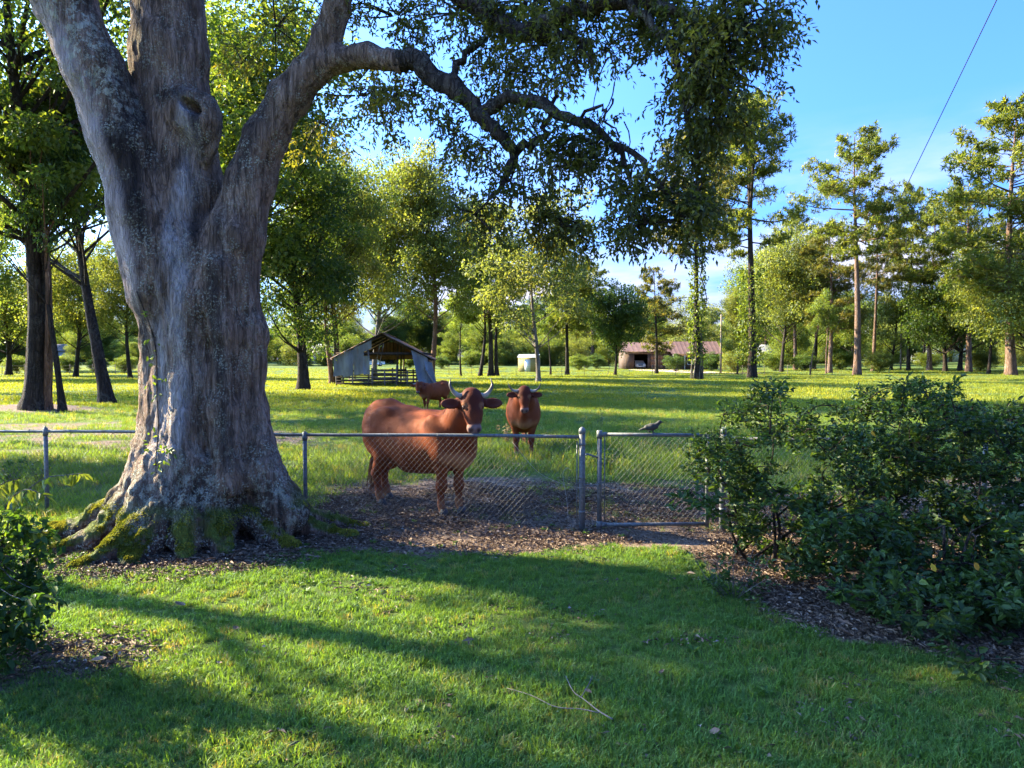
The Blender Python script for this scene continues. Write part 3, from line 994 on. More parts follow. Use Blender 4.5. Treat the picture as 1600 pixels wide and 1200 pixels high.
for i in range(len(CL)):
    ns = max(3, int(12 * wts[i]))
    uu = norm(RS.normal(size=(ns, 3)))
    sc_ = cen[i] + uu * (.15 + .95 * RS.random((ns, 1)) ** .6) * rad[i]
    sr_ = .10 + .13 * RS.random(ns)
    pxs = [(800 + (c[0] + OO[0]) / (c[1] + OO[1]) * FPX, 562 - (c[2] - CAMZ) / (c[1] + OO[1]) * FPX) for c in sc_]
    okc = np.array([not any(((a - gx_) / gw) ** 2 + ((b_ - gy_) / gh_) ** 2 < 1 for gx_, gy_, gw, gh_ in GAPS) for a, b_ in pxs])
    sc_, sr_ = sc_[okc], sr_[okc]; ns = len(sc_)
    if not ns: continue
    tone = .48 + .22 * RS.normal(size=ns)
    P0, d, tl, ix, LP, LD = sprays(sc_, np.stack([sr_ * 1.15, sr_ * 1.15, sr_ * .85], 1), 17, 8, .19, RS, .4, 1.0, .7, .1)
    allP.append(LP); allD.append(LD)
    allR.append(np.clip(np.repeat(tone[ix], 8) + .16 * RS.normal(size=len(LP)), 0, 1))
    for k in range(ns):
        c0 = sc_[k]; h_ = cen[i] + (c0 - cen[i]) * .1
        tw.tube(catmull([h_, (h_ + c0) / 2 + RS.normal(size=3) * .05 + np.array([0, 0, .04]), c0], 6), np.linspace(.012, .005, 6), 4, False)
    for k in range(0, len(P0), 3):
        tw.tube([sc_[ix[k]], P0[k], P0[k] + d[k] * tl[k]], [.004, .003, .0015], 3, False)
# hanging bare twigs under the limb
for px, py, dy in ((880, 235, -1.1), (905, 250, -1.2), (820, 250, -1.0), (860, 255, -1.1), (930, 240, -1.3), (770, 225, -.9), (840, 245, -1.0), (960, 130, -1.2), (975, 190, -1.3), (950, 90, -1.1), (690, 150, -.7), (1075, 380, -1.75)):
    p = tp(px, py, dy)
    pts = [p]
    for s in range(5):
        p = p + np.array([RS.normal() * .05, RS.normal() * .05, -.13 - .06 * RS.random()])
        pts.append(p)
    tw.tube(catmull(pts, 9), np.linspace(.007, .0015, 9), 4, False)
tw.obj('twigs', BARK_LIMB, oak)['kind'] = 'stuff'
# the crown above the frame
UC = [(-5, -.6, 11, 1.7), (-1.4, 1.2, 11.5, 1.8), (.3, .8, 13, 2.0), (2.9, .4, 11.2, 1.6), (4.2, -.6, 8.9, 1.2), (.8, 2.4, 11, 1.7), (-2.5, 2.5, 12.5, 1.8)]
uc = np.array([q[:3] for q in UC]); ur = np.array([[q[3]] * 3 for q in UC])
P0, d, tl, _, LP, LD = sprays(uc, ur, 190, 9, .4, RS, .3, .8)
V1, F31, _ = leaves_geo(np.vstack(allP), np.vstack(allD), .050 + .030 * RS.random(sum(map(len, allP))), .021 + .011 * RS.random(sum(map(len, allP))), RS)
V2, F32, _ = leaves_geo(LP, LD, .10 + .03 * RS.random(len(LP)), .05, RS)
cr_ = np.concatenate([np.repeat(np.concatenate(allR), 4), np.repeat(np.clip(RS.normal(size=len(LP)) * .2 + .5, 0, 1), 4)])
crown = link('crown', make_mesh('crown', np.vstack([V1, V2]), [np.vstack([F31, F32 + len(V1)])], {'rnd': cr_}, False, [OAK_LEAF]), oak)
crown['kind'] = 'stuff'

# a little climbing seedling on the bark
VINE_LEAF = leaf_mat('vine_leaves', [(0, (.05, .10, .015)), (1, (.18, .24, .04))], (1.6, 1.5, .5), .4)
vine = thing('climbing_vine', 'thin vine with a few bright green leaves climbing the pale bark of the big trunk', 'vine', tuple(OO + tp(285, 725, -.95)))
VO = np.array(vine.location) - OO


def on_trunk(px, py, off=.015):
    """first point of the trunk met from the front at that place"""
    tgt = tp(px, py, 0)
    dx = np.hypot(V[:, 0] - tgt[0], V[:, 2] - tgt[2])
    k = np.where((dx < .06) & (V[:, 1] < .1))[0]
    j = k[np.argmin(V[k, 1])] if len(k) else np.argmin(dx)
    return V[j] + np.array([0, -off, 0])


vp = [on_trunk(*q) for q in ((284, 712), (276, 660), (272, 610), (268, 560), (262, 520), (258, 470))]
Geo().tube(catmull(np.array(vp) - VO, 16), .006, 4).obj('stem', BARK_LIMB, vine)
lv, ln = [], []
for px, py, k in ((282, 705, 3), (272, 682, 5), (278, 668, 4), (305, 690, 7), (314, 684, 6), (300, 688, 3), (270, 612, 5), (266, 590, 4), (262, 560, 6), (264, 540, 5), (290, 590, 3), (259, 500, 4), (290, 712, 3)):
    b = on_trunk(px, py, .03) - VO
    for _ in range(k):
        lv.append(b + RS.normal(size=3) * np.array([.035, .015, .035])); ln.append(RS.normal(size=3) + np.array([0, -.8, -.2]))
V3, _, F43 = leaves_geo(np.array(lv), np.array(ln), .045 + .03 * RS.random(len(lv)), .03, RS, .2, 6)
for k in range(len(lv)):
    if k % 3 == 0:
        pass
link('leaves', make_mesh('leaves', V3, [F43], {'rnd': np.repeat(RS.random(len(lv)), 6)}, False, [VINE_LEAF]), vine)['kind'] = 'stuff'
# ================================================================ cattle
hm = M('cow_hide')
hv = hm.n('Attribute'); hv.attribute_name = 'col'
hn = hm.noise(55, 4, 0.6, hm.objc((1, 1, .6))); hb = hm.noise(5, 4, 0.6, hm.objc())
hc = hm.mix(hm.rng(hn, .3, .7, 0, .22), hv.outputs['Color'], hm.mix(1.0, hv.outputs['Color'], (.45, .4, .4), 'MULTIPLY'))
hc = hm.mix(hm.rng(hb, .4, .7, 0, .3), hc, hm.mix(1.0, hc, (1.35, 1.2, 1.1), 'MULTIPLY'))
p = hm.pbr(hc, .68, .10, 0, hm.bump(hn, .35, .01))
HIDE = hm.m
m_ = M('horn'); z_ = m_.attr('rnd')
m_.pbr(m_.ramp(z_, [(0, (.24, .19, .14)), (.4, (.36, .31, .25)), (.64, (.08, .06, .05)), (1, (.015, .012, .011))]), .4, .4); HORN = m_.m
m_ = M('eye'); m_.pbr((.012, .008, .006), .08, .6); EYE = m_.m
m_ = M('hoof'); m_.pbr((.05, .04, .035), .6, .3); HOOF = m_.m
m_ = M('eyelid'); m_.pbr((.17, .08, .05), .7, .2); LID = m_.m
m_ = M('tail_hair'); m_.pbr(m_.ramp(m_.attr('rnd'), [(0, (.06, .02, .01)), (1, (.30, .13, .06))]), .7, .2); HAIR = m_.m


def cow(label, loc, heading, scale, head_to, head_pos, face_dir, horn_style, h=.0145, seed=1, belly=1.0, leg_off=None, tail_swing=0.0, dark=1.0, ls=.16):
    """rest pose: nose along +x, left along +y.  head_pos: poll position; face_dir: direction poll -> muzzle (rest coordinates); head_to: the side the face looks to."""
    rs = np.random.default_rng(seed)
    root = thing('cow', label, 'cow', loc, heading, 'cattle in the pasture')
    s = SDF((-1.25, -.62, -.04), (1.5, .62, 1.85), h, .07)
    sy = ((0, 1, 0), 1.14)
    b = belly
    # trunk of the body
    s.chain([(-.66, 0, 1.05), (-.35, 0, .93), (.0, 0, .875), (.32, 0, .895), (.56, 0, .94)], [.295, .35 * b, .37 * b, .355 * b, .30], .12, sy)
    s.ell((-.78, 0, 1.10), (.22, .25, .28), k=.12)
    s.chain([(-.84, 0, 1.31), (-.58, 0, 1.335), (-.2, 0, 1.225), (.15, 0, 1.185), (.5, 0, 1.215), (.68, 0, 1.20)], [.05, .06, .07, .07, .075, .08], .12)
    for q in (-1, 1):
        s.ell((-.46, q * .225, 1.26), (.11, .05, .06), k=.13)          # hook bone
        s.ell((-.86, q * .12, 1.20), (.07, .05, .06), k=.08)            # pin bone
        s.ell((-.64, q * .21, .96), (.24, .13, .30), k=.1)               # thigh
        s.ell((.50, q * .235, .98), (.15, .10, .30), np.array([[.94, 0, .34], [0, 1, 0], [-.34, 0, .94]]).T, .08)   # shoulder blade
        s.ell((.60, q * .20, .80), (.15, .10, .15), k=.09)
    s.ell((.71, 0, .78), (.16, .15, .19), k=.12)                         # brisket
    s.ell((-.22, 0, .55), (.17, .13, .09), k=.07)                        # udder / belly fold
    # legs
    lo = leg_off or [0, 0, 0, 0]
    hoofs = []
    for i, (q, fx) in enumerate(((1, .52), (-1, .52))):
        o = lo[i]
        s.chain([(fx + .02, q * (ls + .03), .80), (fx + .0 + o * .4, q * (ls + .015), .60), (fx + o * .8, q * ls, .40), (fx + o, q * ls, .34), (fx + o, q * ls, .15), (fx + .02 + o, q * ls, .075)], [.115, .076, .053, .049, .039, .047], .05)
        s.ell((fx + .012 + o * .9, q * ls, .375), (.062, .06, .075), k=.04)
        hoofs.append((fx + .045 + o, q * ls))
    for i, (q, bx) in enumerate(((1, -.62), (-1, -.62))):
        o = lo[2 + i]
        s.chain([(bx - .02, q * .2, .92), (bx + .10 + o * .3, q * .21, .70), (bx - .03 + o * .7, q * .19, .52), (bx - .12 + o, q * .175, .42), (bx - .075 + o, q * .17, .16), (bx - .04 + o, q * .17, .075)], [.18, .122, .076, .056, .043, .05], .055)
        s.ell((bx - .135 + o, q * .175, .43), (.05, .045, .07), k=.04)
        hoofs.append((bx - .015 + o, q * .17))
    # tail
    tx = [(-.90, 0, 1.30), (-1.0, .02, 1.22), (-1.035, .03 + tail_swing * .3, 1.0), (-1.03, .04 + tail_swing * .7, .72), (-1.02, .04 + tail_swing, .50)]
    s.chain(tx, [.05, .038, .03, .024, .02], .035)
    # neck and head
    hp = np.array(head_pos, float)
    u = np.array(face_dir, float); u /= np.linalg.norm(u)
    wv = np.array(head_to, float); wv = wv - u * (wv @ u); wv /= np.linalg.norm(wv)      # outwards from the forehead
    v = np.cross(wv, u)                                                                  # to the animal's side
    B = np.stack([u, v, wv], 1)
    H = lambda a, bb, c: hp + B @ np.array([a, bb, c], float)
    nb = H(.10, 0, -.15)
    mid = (np.array([.62, 0, 1.08]) + nb) / 2 + np.array([.02, 0, .03])
    s.chain([(.58, 0, 1.00), mid, nb], [.26, .195, .14], .12)
    s.chain([(.60, 0, 1.12), mid + np.array([0, 0, .08]), H(.02, 0, -.13)], [.13, .105, .085], .09)
    s.chain([(.78, 0, .80), (np.array([.78, 0, .80]) + H(.28, 0, -.16)) / 2 + np.array([0, 0, -.06]), H(.28, 0, -.16)], [.07, .045, .04], .09)   # dewlap
    s.ell(H(.09, 0, -.075), (.15, .118, .11), B, .05)
    s.ell(H(-.005, 0, -.06), (.06, .10, .075), B, .05)
    s.chain([H(.10, 0, -.055), H(.26, 0, -.055), H(.42, 0, -.05)], [.115, .096, .076], .05)
    s.ell(H(.455, 0, -.045), (.066, .084, .072), B, .04)
    s.chain([H(.14, 0, -.17), H(.30, 0, -.13), H(.43, 0, -.095)], [.085, .06, .045], .05)
    for q in (-1, 1):
        s.ell(H(.165, q * .098, -.02), (.06, .035, .038), B, .03)
        s.ell(H(.19, q * .112, -.022), (.026, .02, .02), B, .012, True)
        s.ell(H(.492, q * .044, -.005), (.017, .022, .02), B, .014, True)
        # ears: broad, held out sideways with the hollow to the front
        e = np.array([.04, q * .96, .10]); e /= np.linalg.norm(e)
        E2 = np.array([1, 0, 0]) - e * e[0]; E2 /= np.linalg.norm(E2)
        E3 = np.cross(e, E2)
        EB = B @ np.stack([e, E2, E3], 1)
        s.cone(H(.075, q * .11, -.10), H(.095, q * .17, -.10), .04, .035, .035)
        s.ell(H(.112, q * .25, -.095), (.125, .070, .026), EB, .03)
        s.ell(H(.112, q * .255, -.066), (.085, .040, .022), EB, .02, True)
    V, Q = s.mesh()
    nv_ = vnormals(V, Q)
    ribs = np.sin(V[:, 0] * 46 + V[:, 2] * 9) * sstep(.22, .36, np.abs(V[:, 1])) * sstep(-.35, -.2, V[:, 0]) * (1 - sstep(.2, .36, V[:, 0])) * sstep(.7, .85, V[:, 2]) * .0018
    V = V + nv_ * ((fbm(V * 7, seed + 5, 4) - .5) * .016 * (V[:, 0] < .72) + ribs)[:, None]
    # coat colours, laid out in the animal's own coordinates
    l = (V - hp) @ B
    a_, b_, c_ = l[:, 0], l[:, 1], l[:, 2]
    coat = np.array([.205, .048, .014]); deep = np.array([.10, .026, .012]); tan = np.array([.33, .15, .07]); pink = np.array([.22, .13, .11])
    n = fbm(V * 4, seed + 70, 3) - .5
    colr = np.tile(coat, (len(V), 1)) * (1 + .5 * n)[:, None]

    def lay(mask, c):
        nonlocal colr
        colr = colr * (1 - mask[:, None]) + c * mask[:, None]
    inhead = (a_ > -.12) & (a_ < .6) & (c_ > -.22) & (np.abs(b_) < .4)
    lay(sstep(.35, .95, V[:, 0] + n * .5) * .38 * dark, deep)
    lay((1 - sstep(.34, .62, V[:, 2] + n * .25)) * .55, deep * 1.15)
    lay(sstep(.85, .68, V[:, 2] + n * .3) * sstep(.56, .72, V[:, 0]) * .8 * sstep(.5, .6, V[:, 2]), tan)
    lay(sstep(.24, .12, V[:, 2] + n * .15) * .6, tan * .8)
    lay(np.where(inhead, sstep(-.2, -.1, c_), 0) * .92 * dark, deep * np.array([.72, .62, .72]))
    lay(np.where(inhead & (np.abs(b_) < .14), sstep(.22, .34, a_) * (1 - sstep(.40, .46, a_)), 0) * .35, coat)
    lay(np.where(inhead, sstep(.04, .0, np.hypot(a_ - .19, np.abs(b_) - .115) - .028) * (c_ > -.07), 0) * .45, tan * 1.1)
    lay(np.where(inhead & (c_ > -.13) & (np.abs(b_) < .12), sstep(.425, .455, a_ + .02 * (np.abs(b_) / .08) ** 2 + n * .04), 0), pink)
    lay(np.where(inhead & (np.abs(b_) < .07), np.exp(-((a_ - .492) / .024) ** 2 - ((np.abs(b_) - .045) / .026) ** 2), 0) * .97, np.array([.04, .02, .02]))
    lay(np.where(inhead & (np.abs(b_) < .1), sstep(.5, .52, a_) * sstep(-.05, -.08, c_), 0) * .5, deep)
    lay(np.where(inhead & (np.abs(b_) > .17), sstep(-.09, -.07, c_), 0) * .35, np.array([.16, .06, .045]))
    lay(((V[:, 0] < -.97) & (V[:, 2] < .8)) * .5, deep)
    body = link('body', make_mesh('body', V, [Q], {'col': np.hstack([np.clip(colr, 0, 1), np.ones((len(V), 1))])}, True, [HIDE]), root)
    for x, y in hoofs:
        g = Geo()
        g.tube([(x - .012, y, .085), (x, y, .05), (x + .012, y, 0.0)], [.05, .06, .066], 10)
        for k in g.V: k[:, 1] = y + (k[:, 1] - y) * .85
        g.obj('hoof', HOOF, root)
    for q in (-1, 1):
        pts = [H(.02 + dz, q * dx, -.055 + dy) for dx, dz, dy in horn_style]
        c = catmull(pts, 14)
        g = Geo()
        g.tube(c, .036 * (1 - np.linspace(0, 1, 14) ** 1.6 * .88), 10, rnd=np.append(np.repeat(np.linspace(0, 1, 14), 10), [0, 1]))
        g.obj('horn', HORN, root)
        bm = Geo()
        ang = np.linspace(0, math.pi, 7)
        ctr = H(.19, q * .108, -.02)
        ring = [(ctr + B @ np.array([0, 0, 1]) * -.026 * math.cos(t), .026 * math.sin(t) + .0005) for t in ang]
        bm.tube([r_[0] for r_ in ring], [r_[1] for r_ in ring], 10)
        bm.obj('eye', EYE, root)
        lid = Geo()
        arc = [ctr + B @ np.array([.030 * math.cos(t), q * .011, .030 * math.sin(t)]) for t in np.linspace(R(40), R(320), 12)]
        lid.tube(arc, .0065, 5)
        lid.obj('eyelid', LID, root)
    # tail switch
    g = Geo()
    base = np.array(tx[-1])
    for _ in range(55):
        o = rs.normal(size=3) * .014
        L = .26 + .2 * rs.random()
        f = rs.normal(size=3) * .022
        g.tube([base + o + np.array([0, 0, .08]), base + o * 1.7 + np.array([0, 0, -L * .4]) + f * .4, base + o * 2.0 + np.array([0, 0, -L]) + f], [.004, .007, .001], 3, False, rs.random())
    g.obj('tail_tuft', HAIR, root)
    root.scale = (scale,) * 3
    return root


def rest_dir(v, heading):
    c, s = math.cos(-heading), math.sin(-heading)
    return (v[0] * c - v[1] * s, v[0] * s + v[1] * c, v[2])


# the near cow by the fence: body turned three-quarters, face to the camera
hd = R(-39)
rear, front_ = onground(598, 786), onground(694, 805)
mid = (rear + front_) / 2
fc = rest_dir((.20, -.97, 0), hd)                  # where the face looks
fd = (fc[0] * .44, fc[1] * .44, -.90)
cow('large red-brown horned cow standing side-on at the wire fence, face turned to the viewer', (mid.x + .13, mid.y, float(gh(mid.x, mid.y)) - .01), hd, 1.03,
    (fc[0], fc[1], .30), (1.03, -.16, 1.565), fd, [(.085, -.005, -.02), (.15, .005, -.005), (.21, -.035, .01), (.255, -.115, .02), (.245, -.205, .02)], .0135, 3, 1.03, [.02, -.05, -.20, .05], ls=.125)
# the cow that faces us beyond the fence
g2 = onground(817, 713)
hd = math.atan2(-g2.y, -g2.x + .3)
fc = rest_dir((-g2.x / g2.y, -1, 0), hd)
g2 = g2 + Vector((.02, .62, 0))
cow('round-bellied red-brown horned cow facing straight on behind the big cow, pale nose', (g2.x, g2.y, float(gh(g2.x, g2.y)) - .01), hd, .98,
    (fc[0], fc[1], .42), (1.0, 0, 1.46), (fc[0] * .36, fc[1] * .36, -.93), [(.085, .0, -.02), (.16, .025, 0), (.24, .01, .01), (.30, -.05, .02), (.34, -.15, .02)], .017, 8, 1.09, [.03, -.03, 0, .06], dark=.9)
# the far cow before the barn
g3 = onground(672, 640)
hd = R(-128)
fc = rest_dir((.05, -1, 0), hd)
cow('small far red cow with lowered head standing before the open barn', (g3.x + .16, g3.y, float(gh(g3.x, g3.y)) - .02), hd, .86,
    (fc[0], fc[1], .35), (.98, -.08, 1.34), (fc[0] * .40, fc[1] * .40, -.92), [(.085, .0, -.02), (.15, .02, 0), (.22, .02, .01), (.27, -.01, .02), (.30, -.05, .02)], .024, 12, .96, [.08, -.06, 0, .1], dark=.45)
# ================================================================ chain-link fence and gate
m_ = M('galvanised_steel')
n_ = m_.noise(30, 4, .6, m_.objc()); n2_ = m_.noise(6, 4, .6, m_.objc())
c_ = m_.mix(m_.rng(n_, .35, .65), (.095, .10, .10), (.18, .185, .185))
c_ = m_.mix(m_.rng(n2_, .58, .70, 0, .7), c_, (.14, .09, .06))
m_.pbr(c_, .6, .4, .35); STEEL = m_.m
m_ = M('wire'); m_.pbr((.12, .12, .115), .6, .3, .2); WIRE = m_.m
m_ = M('string'); m_.pbr((.30, .28, .24), .8, .2); STRING = m_.m
FA = np.array([.82, 8.43]); FB = np.array([-6.16, 9.54])
FD = (FB - FA) / np.linalg.norm(FB - FA)


def post_obj(name, x, y, z0, z1, r, parent, cap=True):
    g = Geo()
    g.tube([(x, y, z0 - .2), (x, y, (z0 + z1) / 2), (x, y, z1)], r, 12)
    o = g.obj(name, STEEL, parent)
    if cap:
        c = Geo()
        c.tube([(x, y, z1 - .03), (x, y, z1 + .012), (x, y, z1 + .035), (x, y, z1 + .05)], [r * 1.14, r * 1.16, r * .8, r * .2], 12)
        c.obj('cap', STEEL, o)
    return o


def link_mesh(name, A, B, top, bot, parent, pitch=.066, slope=1.12, rw=.0014, seed=5):
    """woven diamond wire between A and B (plan points)"""
    rs = np.random.default_rng(seed)
    A = np.asarray(A, float); B = np.asarray(B, float)
    L = np.linalg.norm(B - A); d = (B - A) / L
    nrm = np.array([-d[1], d[0]])
    H = top - bot
    g = Geo()
    for fam in (1, -1):
        for s0 in np.arange(-H / slope - pitch, L + H / slope + pitch, pitch):
            pts = []
            for t in np.linspace(0, 1, 7):
                s = s0 + fam * t * H / slope
                s2 = s + .004 * math.sin(s * 9 + t * 7) + rs.normal() * .0012
                if -0.001 <= s <= L + .001:
                    q = A + d * s2 + nrm * (fam * .0022 + .006 * math.sin(s * 3.1) * math.sin(t * 3.1))
                    pts.append((q[0], q[1], bot + t * H))
            if len(pts) >= 2:
                g.tube(pts, rw, 3, False)
    o = g.obj(name, WIRE, parent, False)
    o['kind'] = 'stuff'
    return o


fence = thing('chain_link_fence', 'low grey chain-link fence running behind the big trunk to the left edge', 'fence', (FA[0], FA[1], 0))


def F(v):
    return np.array([v[0] - FA[0], v[1] - FA[1]])


zt = 1.07
post_obj('terminal_post', 0, 0, float(gh(*FA)), 1.165, .036, fence)
for s in (3.44, 7.08, 10.6):
    p = FD * s
    post_obj('line_post', p[0], p[1], float(gh(p[0] + FA[0], p[1] + FA[1])), zt - .03, .026, fence, False)
    g = Geo(); g.tube([(p[0], p[1], zt - .075), (p[0], p[1], zt - .035), (p[0], p[1], zt + .032)], [.03, .034, .027], 10)
    g.tube([(p[0], p[1], zt + .03), (p[0], p[1], zt + .055)], [.012, .004], 6)
    g.obj('loop_cap', STEEL, fence)
e = FD * 12
g = Geo()
rp = [FD * t for t in np.linspace(.03, 12, 30)]
g.tube([(q[0], q[1], zt + .025 - .075 * t / 12 + .008 * math.sin(t * 1.3)) for q, t in zip(rp, np.linspace(.03, 12, 30))], .0205, 10)
g.obj('top_rail', STEEL, fence)
for z in (zt - .06, .62, .22):
    g = Geo().tube([(0, 0, z - .014), (0, 0, z + .014)], .041, 12)
    g.obj('brace_band', STEEL, fence)
g = Geo(); q = FD * .06; g.tube([(q[0], q[1] - .01, .06), (q[0], q[1] - .01, zt - .02)], .008, 6); g.obj('tension_bar', STEEL, fence)
for t in np.arange(.5, 11.8, .62):
    q = FD * t; a_ = np.linspace(0, 6.283, 9)
    Geo().tube([(q[0] + .004 * math.sin(a * 3), q[1] + .025 * math.cos(a), zt + .025 - .075 * t / 12 + .025 * math.sin(a)) for a in a_], .0032, 4).obj('tie_wire', WIRE, fence)
link_mesh('wire_mesh', FD * .05, e, zt + .01, .05, fence)

# the gate
HX = 2.46; GY = 8.40
gate = thing('chain_link_gate', 'narrow chain-link gate in a grey tube frame, half hidden by the green bush', 'gate', (1.0, GY, 0))
x0, x1, zb, ztop = .02, 1.28, .07, 1.13
g = Geo(); g.tube([(x0, 0, zb - .02), (x0, 0, ztop + .03)], .027, 12); g.obj('stile', STEEL, gate)
g = Geo(); g.tube([(x1, 0, zb - .02), (x1, 0, ztop + .03)], .024, 12); g.obj('stile', STEEL, gate)
g = Geo(); g.tube([(x0 + .03, 0, ztop), (x1 - .025, 0, ztop - .01)], .021, 10); g.obj('top_rail', STEEL, gate)
g = Geo(); g.tube([(x0 + .03, 0, zb), (x1 - .025, 0, zb + .01)], .021, 10); g.obj('bottom_rail', STEEL, gate)
for zz in (ztop, zb):
    g = Geo(); g.tube([(x0, 0, zz - .045), (x0, 0, zz + .045)], [.034, .034], 10); g.tube([(x0 + .02, 0, zz), (x0 + .085, 0, zz)], .027, 10); g.obj('corner_elbow', STEEL, gate)
g = Geo(); g.tube([(x0 + .06, -.005, zb + .03), (x0 + .06, -.005, ztop - .02)], .007, 6); g.obj('tension_bar', STEEL, gate)
link_mesh('wire_mesh', (x0 + .05, 0), (x1 - .03, 0), ztop, zb, gate, seed=9)

g = Geo(); g.tube([(-.005, -.03, .86), (-.05, -.045, .88), (-.11, -.035, .90), (-.145, -.005, .90)], .011, 7); g.tube([(-.11, -.035, .90), (-.15, -.075, .90)], .010, 6); g.obj('latch', STEEL, gate)
# the run of fence behind the bush
f2 = thing('chain_link_fence', 'grey chain-link fence run starting at the gate hinges behind the green bush', 'fence', (HX, GY, 0))
post_obj('hinge_post', 0, 0, float(gh(HX, GY)), 1.165, .036, f2)
for s in (3.0, 6.0):
    post_obj('line_post', s, -.03 * s, float(gh(HX + s, GY)), zt - .02, .026, f2, False)
g = Geo(); g.tube([(.03, 0, zt + .01), (3, -.09, zt), (6.5, -.2, zt + .01)], .0205, 10); g.obj('top_rail', STEEL, f2)
for zz in (.95, .25):
    g = Geo(); g.tube([(0, 0, zz - .02), (0, 0, zz + .02)], .042, 10); g.tube([(-.03, 0, zz), (-.11, 0, zz)], .016, 8); g.obj('hinge', STEEL, f2)
link_mesh('wire_mesh', (.04, 0), (6.5, -.2), zt, .05, f2, seed=12)

# chain that closes the gate
ch = thing('gate_chain', 'short rusty chain tying the gate to the thick fence post', 'chain', (.92, GY - .01, .58))
for k, t in enumerate(np.linspace(0, 1, 9)):
    c = np.array([-.13 + .26 * t, -.045 + .01 * (k % 2), -.045 * math.sin(t * math.pi)])
    g = Geo()
    aa = np.linspace(0, 2 * math.pi, 11)
    if k % 2:
        g.tube([c + np.array([.023 * math.cos(a), 0, .012 * math.sin(a)]) for a in aa], .0035, 5)
    else:
        g.tube([c + np.array([.023 * math.cos(a), .012 * math.sin(a), 0]) for a in aa], .0035, 5)
    g.obj('link', STEEL, ch)

# pale cord hanging on the mesh
st = thing('cord', 'pale frayed cord tangled in the wire left of the thick post', 'cord', (.66, 8.42, .3))
pts = [at(800, 690, 8.42), at(838, 735, 8.41), at(868, 752, 8.40), at(893, 760, 8.40), at(912, 762, 8.38)]
O_ = np.array(st.location)
Geo().tube(catmull([np.array(q) - O_ for q in pts], 20), .0022, 5).obj('strand', STRING, st)
pts = [at(889, 770, 8.38), at(879, 745, 8.38), at(882, 731, 8.38), at(891, 734, 8.39)]
Geo().tube(catmull([np.array(q) - O_ for q in [at(888, 812, 8.37), at(886, 785, 8.38), at(881, 755, 8.38), at(880, 738, 8.38), at(886, 731, 8.39), at(893, 735, 8.39)]], 22), .0026, 5).obj('strand', STRING, st)

# bird on the gate
m_ = M('dark_feathers'); m_.pbr(m_.mix(m_.noise(60, 3, .6, m_.objc()), (.025, .024, .022), (.07, .065, .055)), .7, .3); FEATH = m_.m
bp = at(1018, 671, GY)
bird = thing('bird', 'small dark bird standing on the top rail of the gate', 'bird', (bp.x, bp.y, ztop + .018))
s = SDF((-.16, -.07, .0), (.17, .07, .17), .0045, .02)
s.chain([(-.055, 0, .062), (0, 0, .068), (.045, 0, .078)], [.032, .04, .036], .02)
s.chain([(.05, 0, .085), (.075, 0, .108), (.088, 0, .122)], [.028, .02, .02], .015)
s.ell((.095, 0, .126), (.024, .019, .02), k=.012)
s.cone((.108, 0, .127), (.142, 0, .121), .010, .003, .008)
s.chain([(-.06, 0, .06), (-.105, 0, .045), (-.135, 0, .035)], [.022, .016, .012], .015, ((0, 0, 1), 1.4))
for q in (-1, 1):
    s.chain([(-.01 - .02 * q, q * .018, .045), (-.008 - .02 * q, q * .018, .012), (.012 - .02 * q, q * .018, .004)], [.011, .0065, .006], .01)
V_, Q_ = s.mesh()
link('body', make_mesh('body', V_, [Q_], None, True, [FEATH]), bird)
for q in (-1, 1):
    g = Geo(); g.tube([(.101, q * .016, .1285), (.101, q * .021, .1285)], [.004, .003], 6); g.obj('eye', EYE, bird)

# overhead cable from a roadside pole down to the ground
cab = thing('cable', 'thin dark cable slanting down across the sky to the pasture', 'cable')
a0 = onground(1255, 607); b0 = at(1550, 0, 12.0)
dirv = (b0 - a0)
pts = []
for t in np.linspace(0, 1.18, 26):
    q = a0 + dirv * t
    pts.append((q.x, q.y, q.z - .9 * 4 * t * (1.18 - t) / 1.4 * .35))
m_ = M('cable_black'); m_.pbr((.03, .03, .035), .6, .3)
cabo = Geo().tube(pts, .009, 6).obj('strand', m_.m, cab)
end = pts[-1]
pole = thing('utility_pole', 'wooden utility pole holding the upper end of the thin dark cable', 'pole', (end[0], end[1], 0))
Geo().tube([(0, 0, -.5), (0, 0, 5), (0, 0, end[2] + .6)], [.15, .13, .11], 12).obj('shaft', BARK_GREY, pole)
# ================================================================ shrubs in the foreground
BUSH_LEAF = leaf_mat('glossy_bush_leaves', [(0, (.026, .050, .014)), (.5, (.050, .086, .022)), (.85, (.085, .135, .034)), (1, (.15, .19, .045))], (1.8, 1.8, .5), .38, .45, .3)
YELLOW_LEAF = leaf_mat('yellowed_leaf', [(0, (.45, .20, .02)), (1, (.60, .38, .04))], (1.2, 1.0, .5), .4)
SHOOT_LEAF = leaf_mat('young_shoot_leaves', [(0, (.09, .13, .02)), (1, (.28, .30, .05))], (1.6, 1.5, .5), .45)
rs = np.random.default_rng(404)


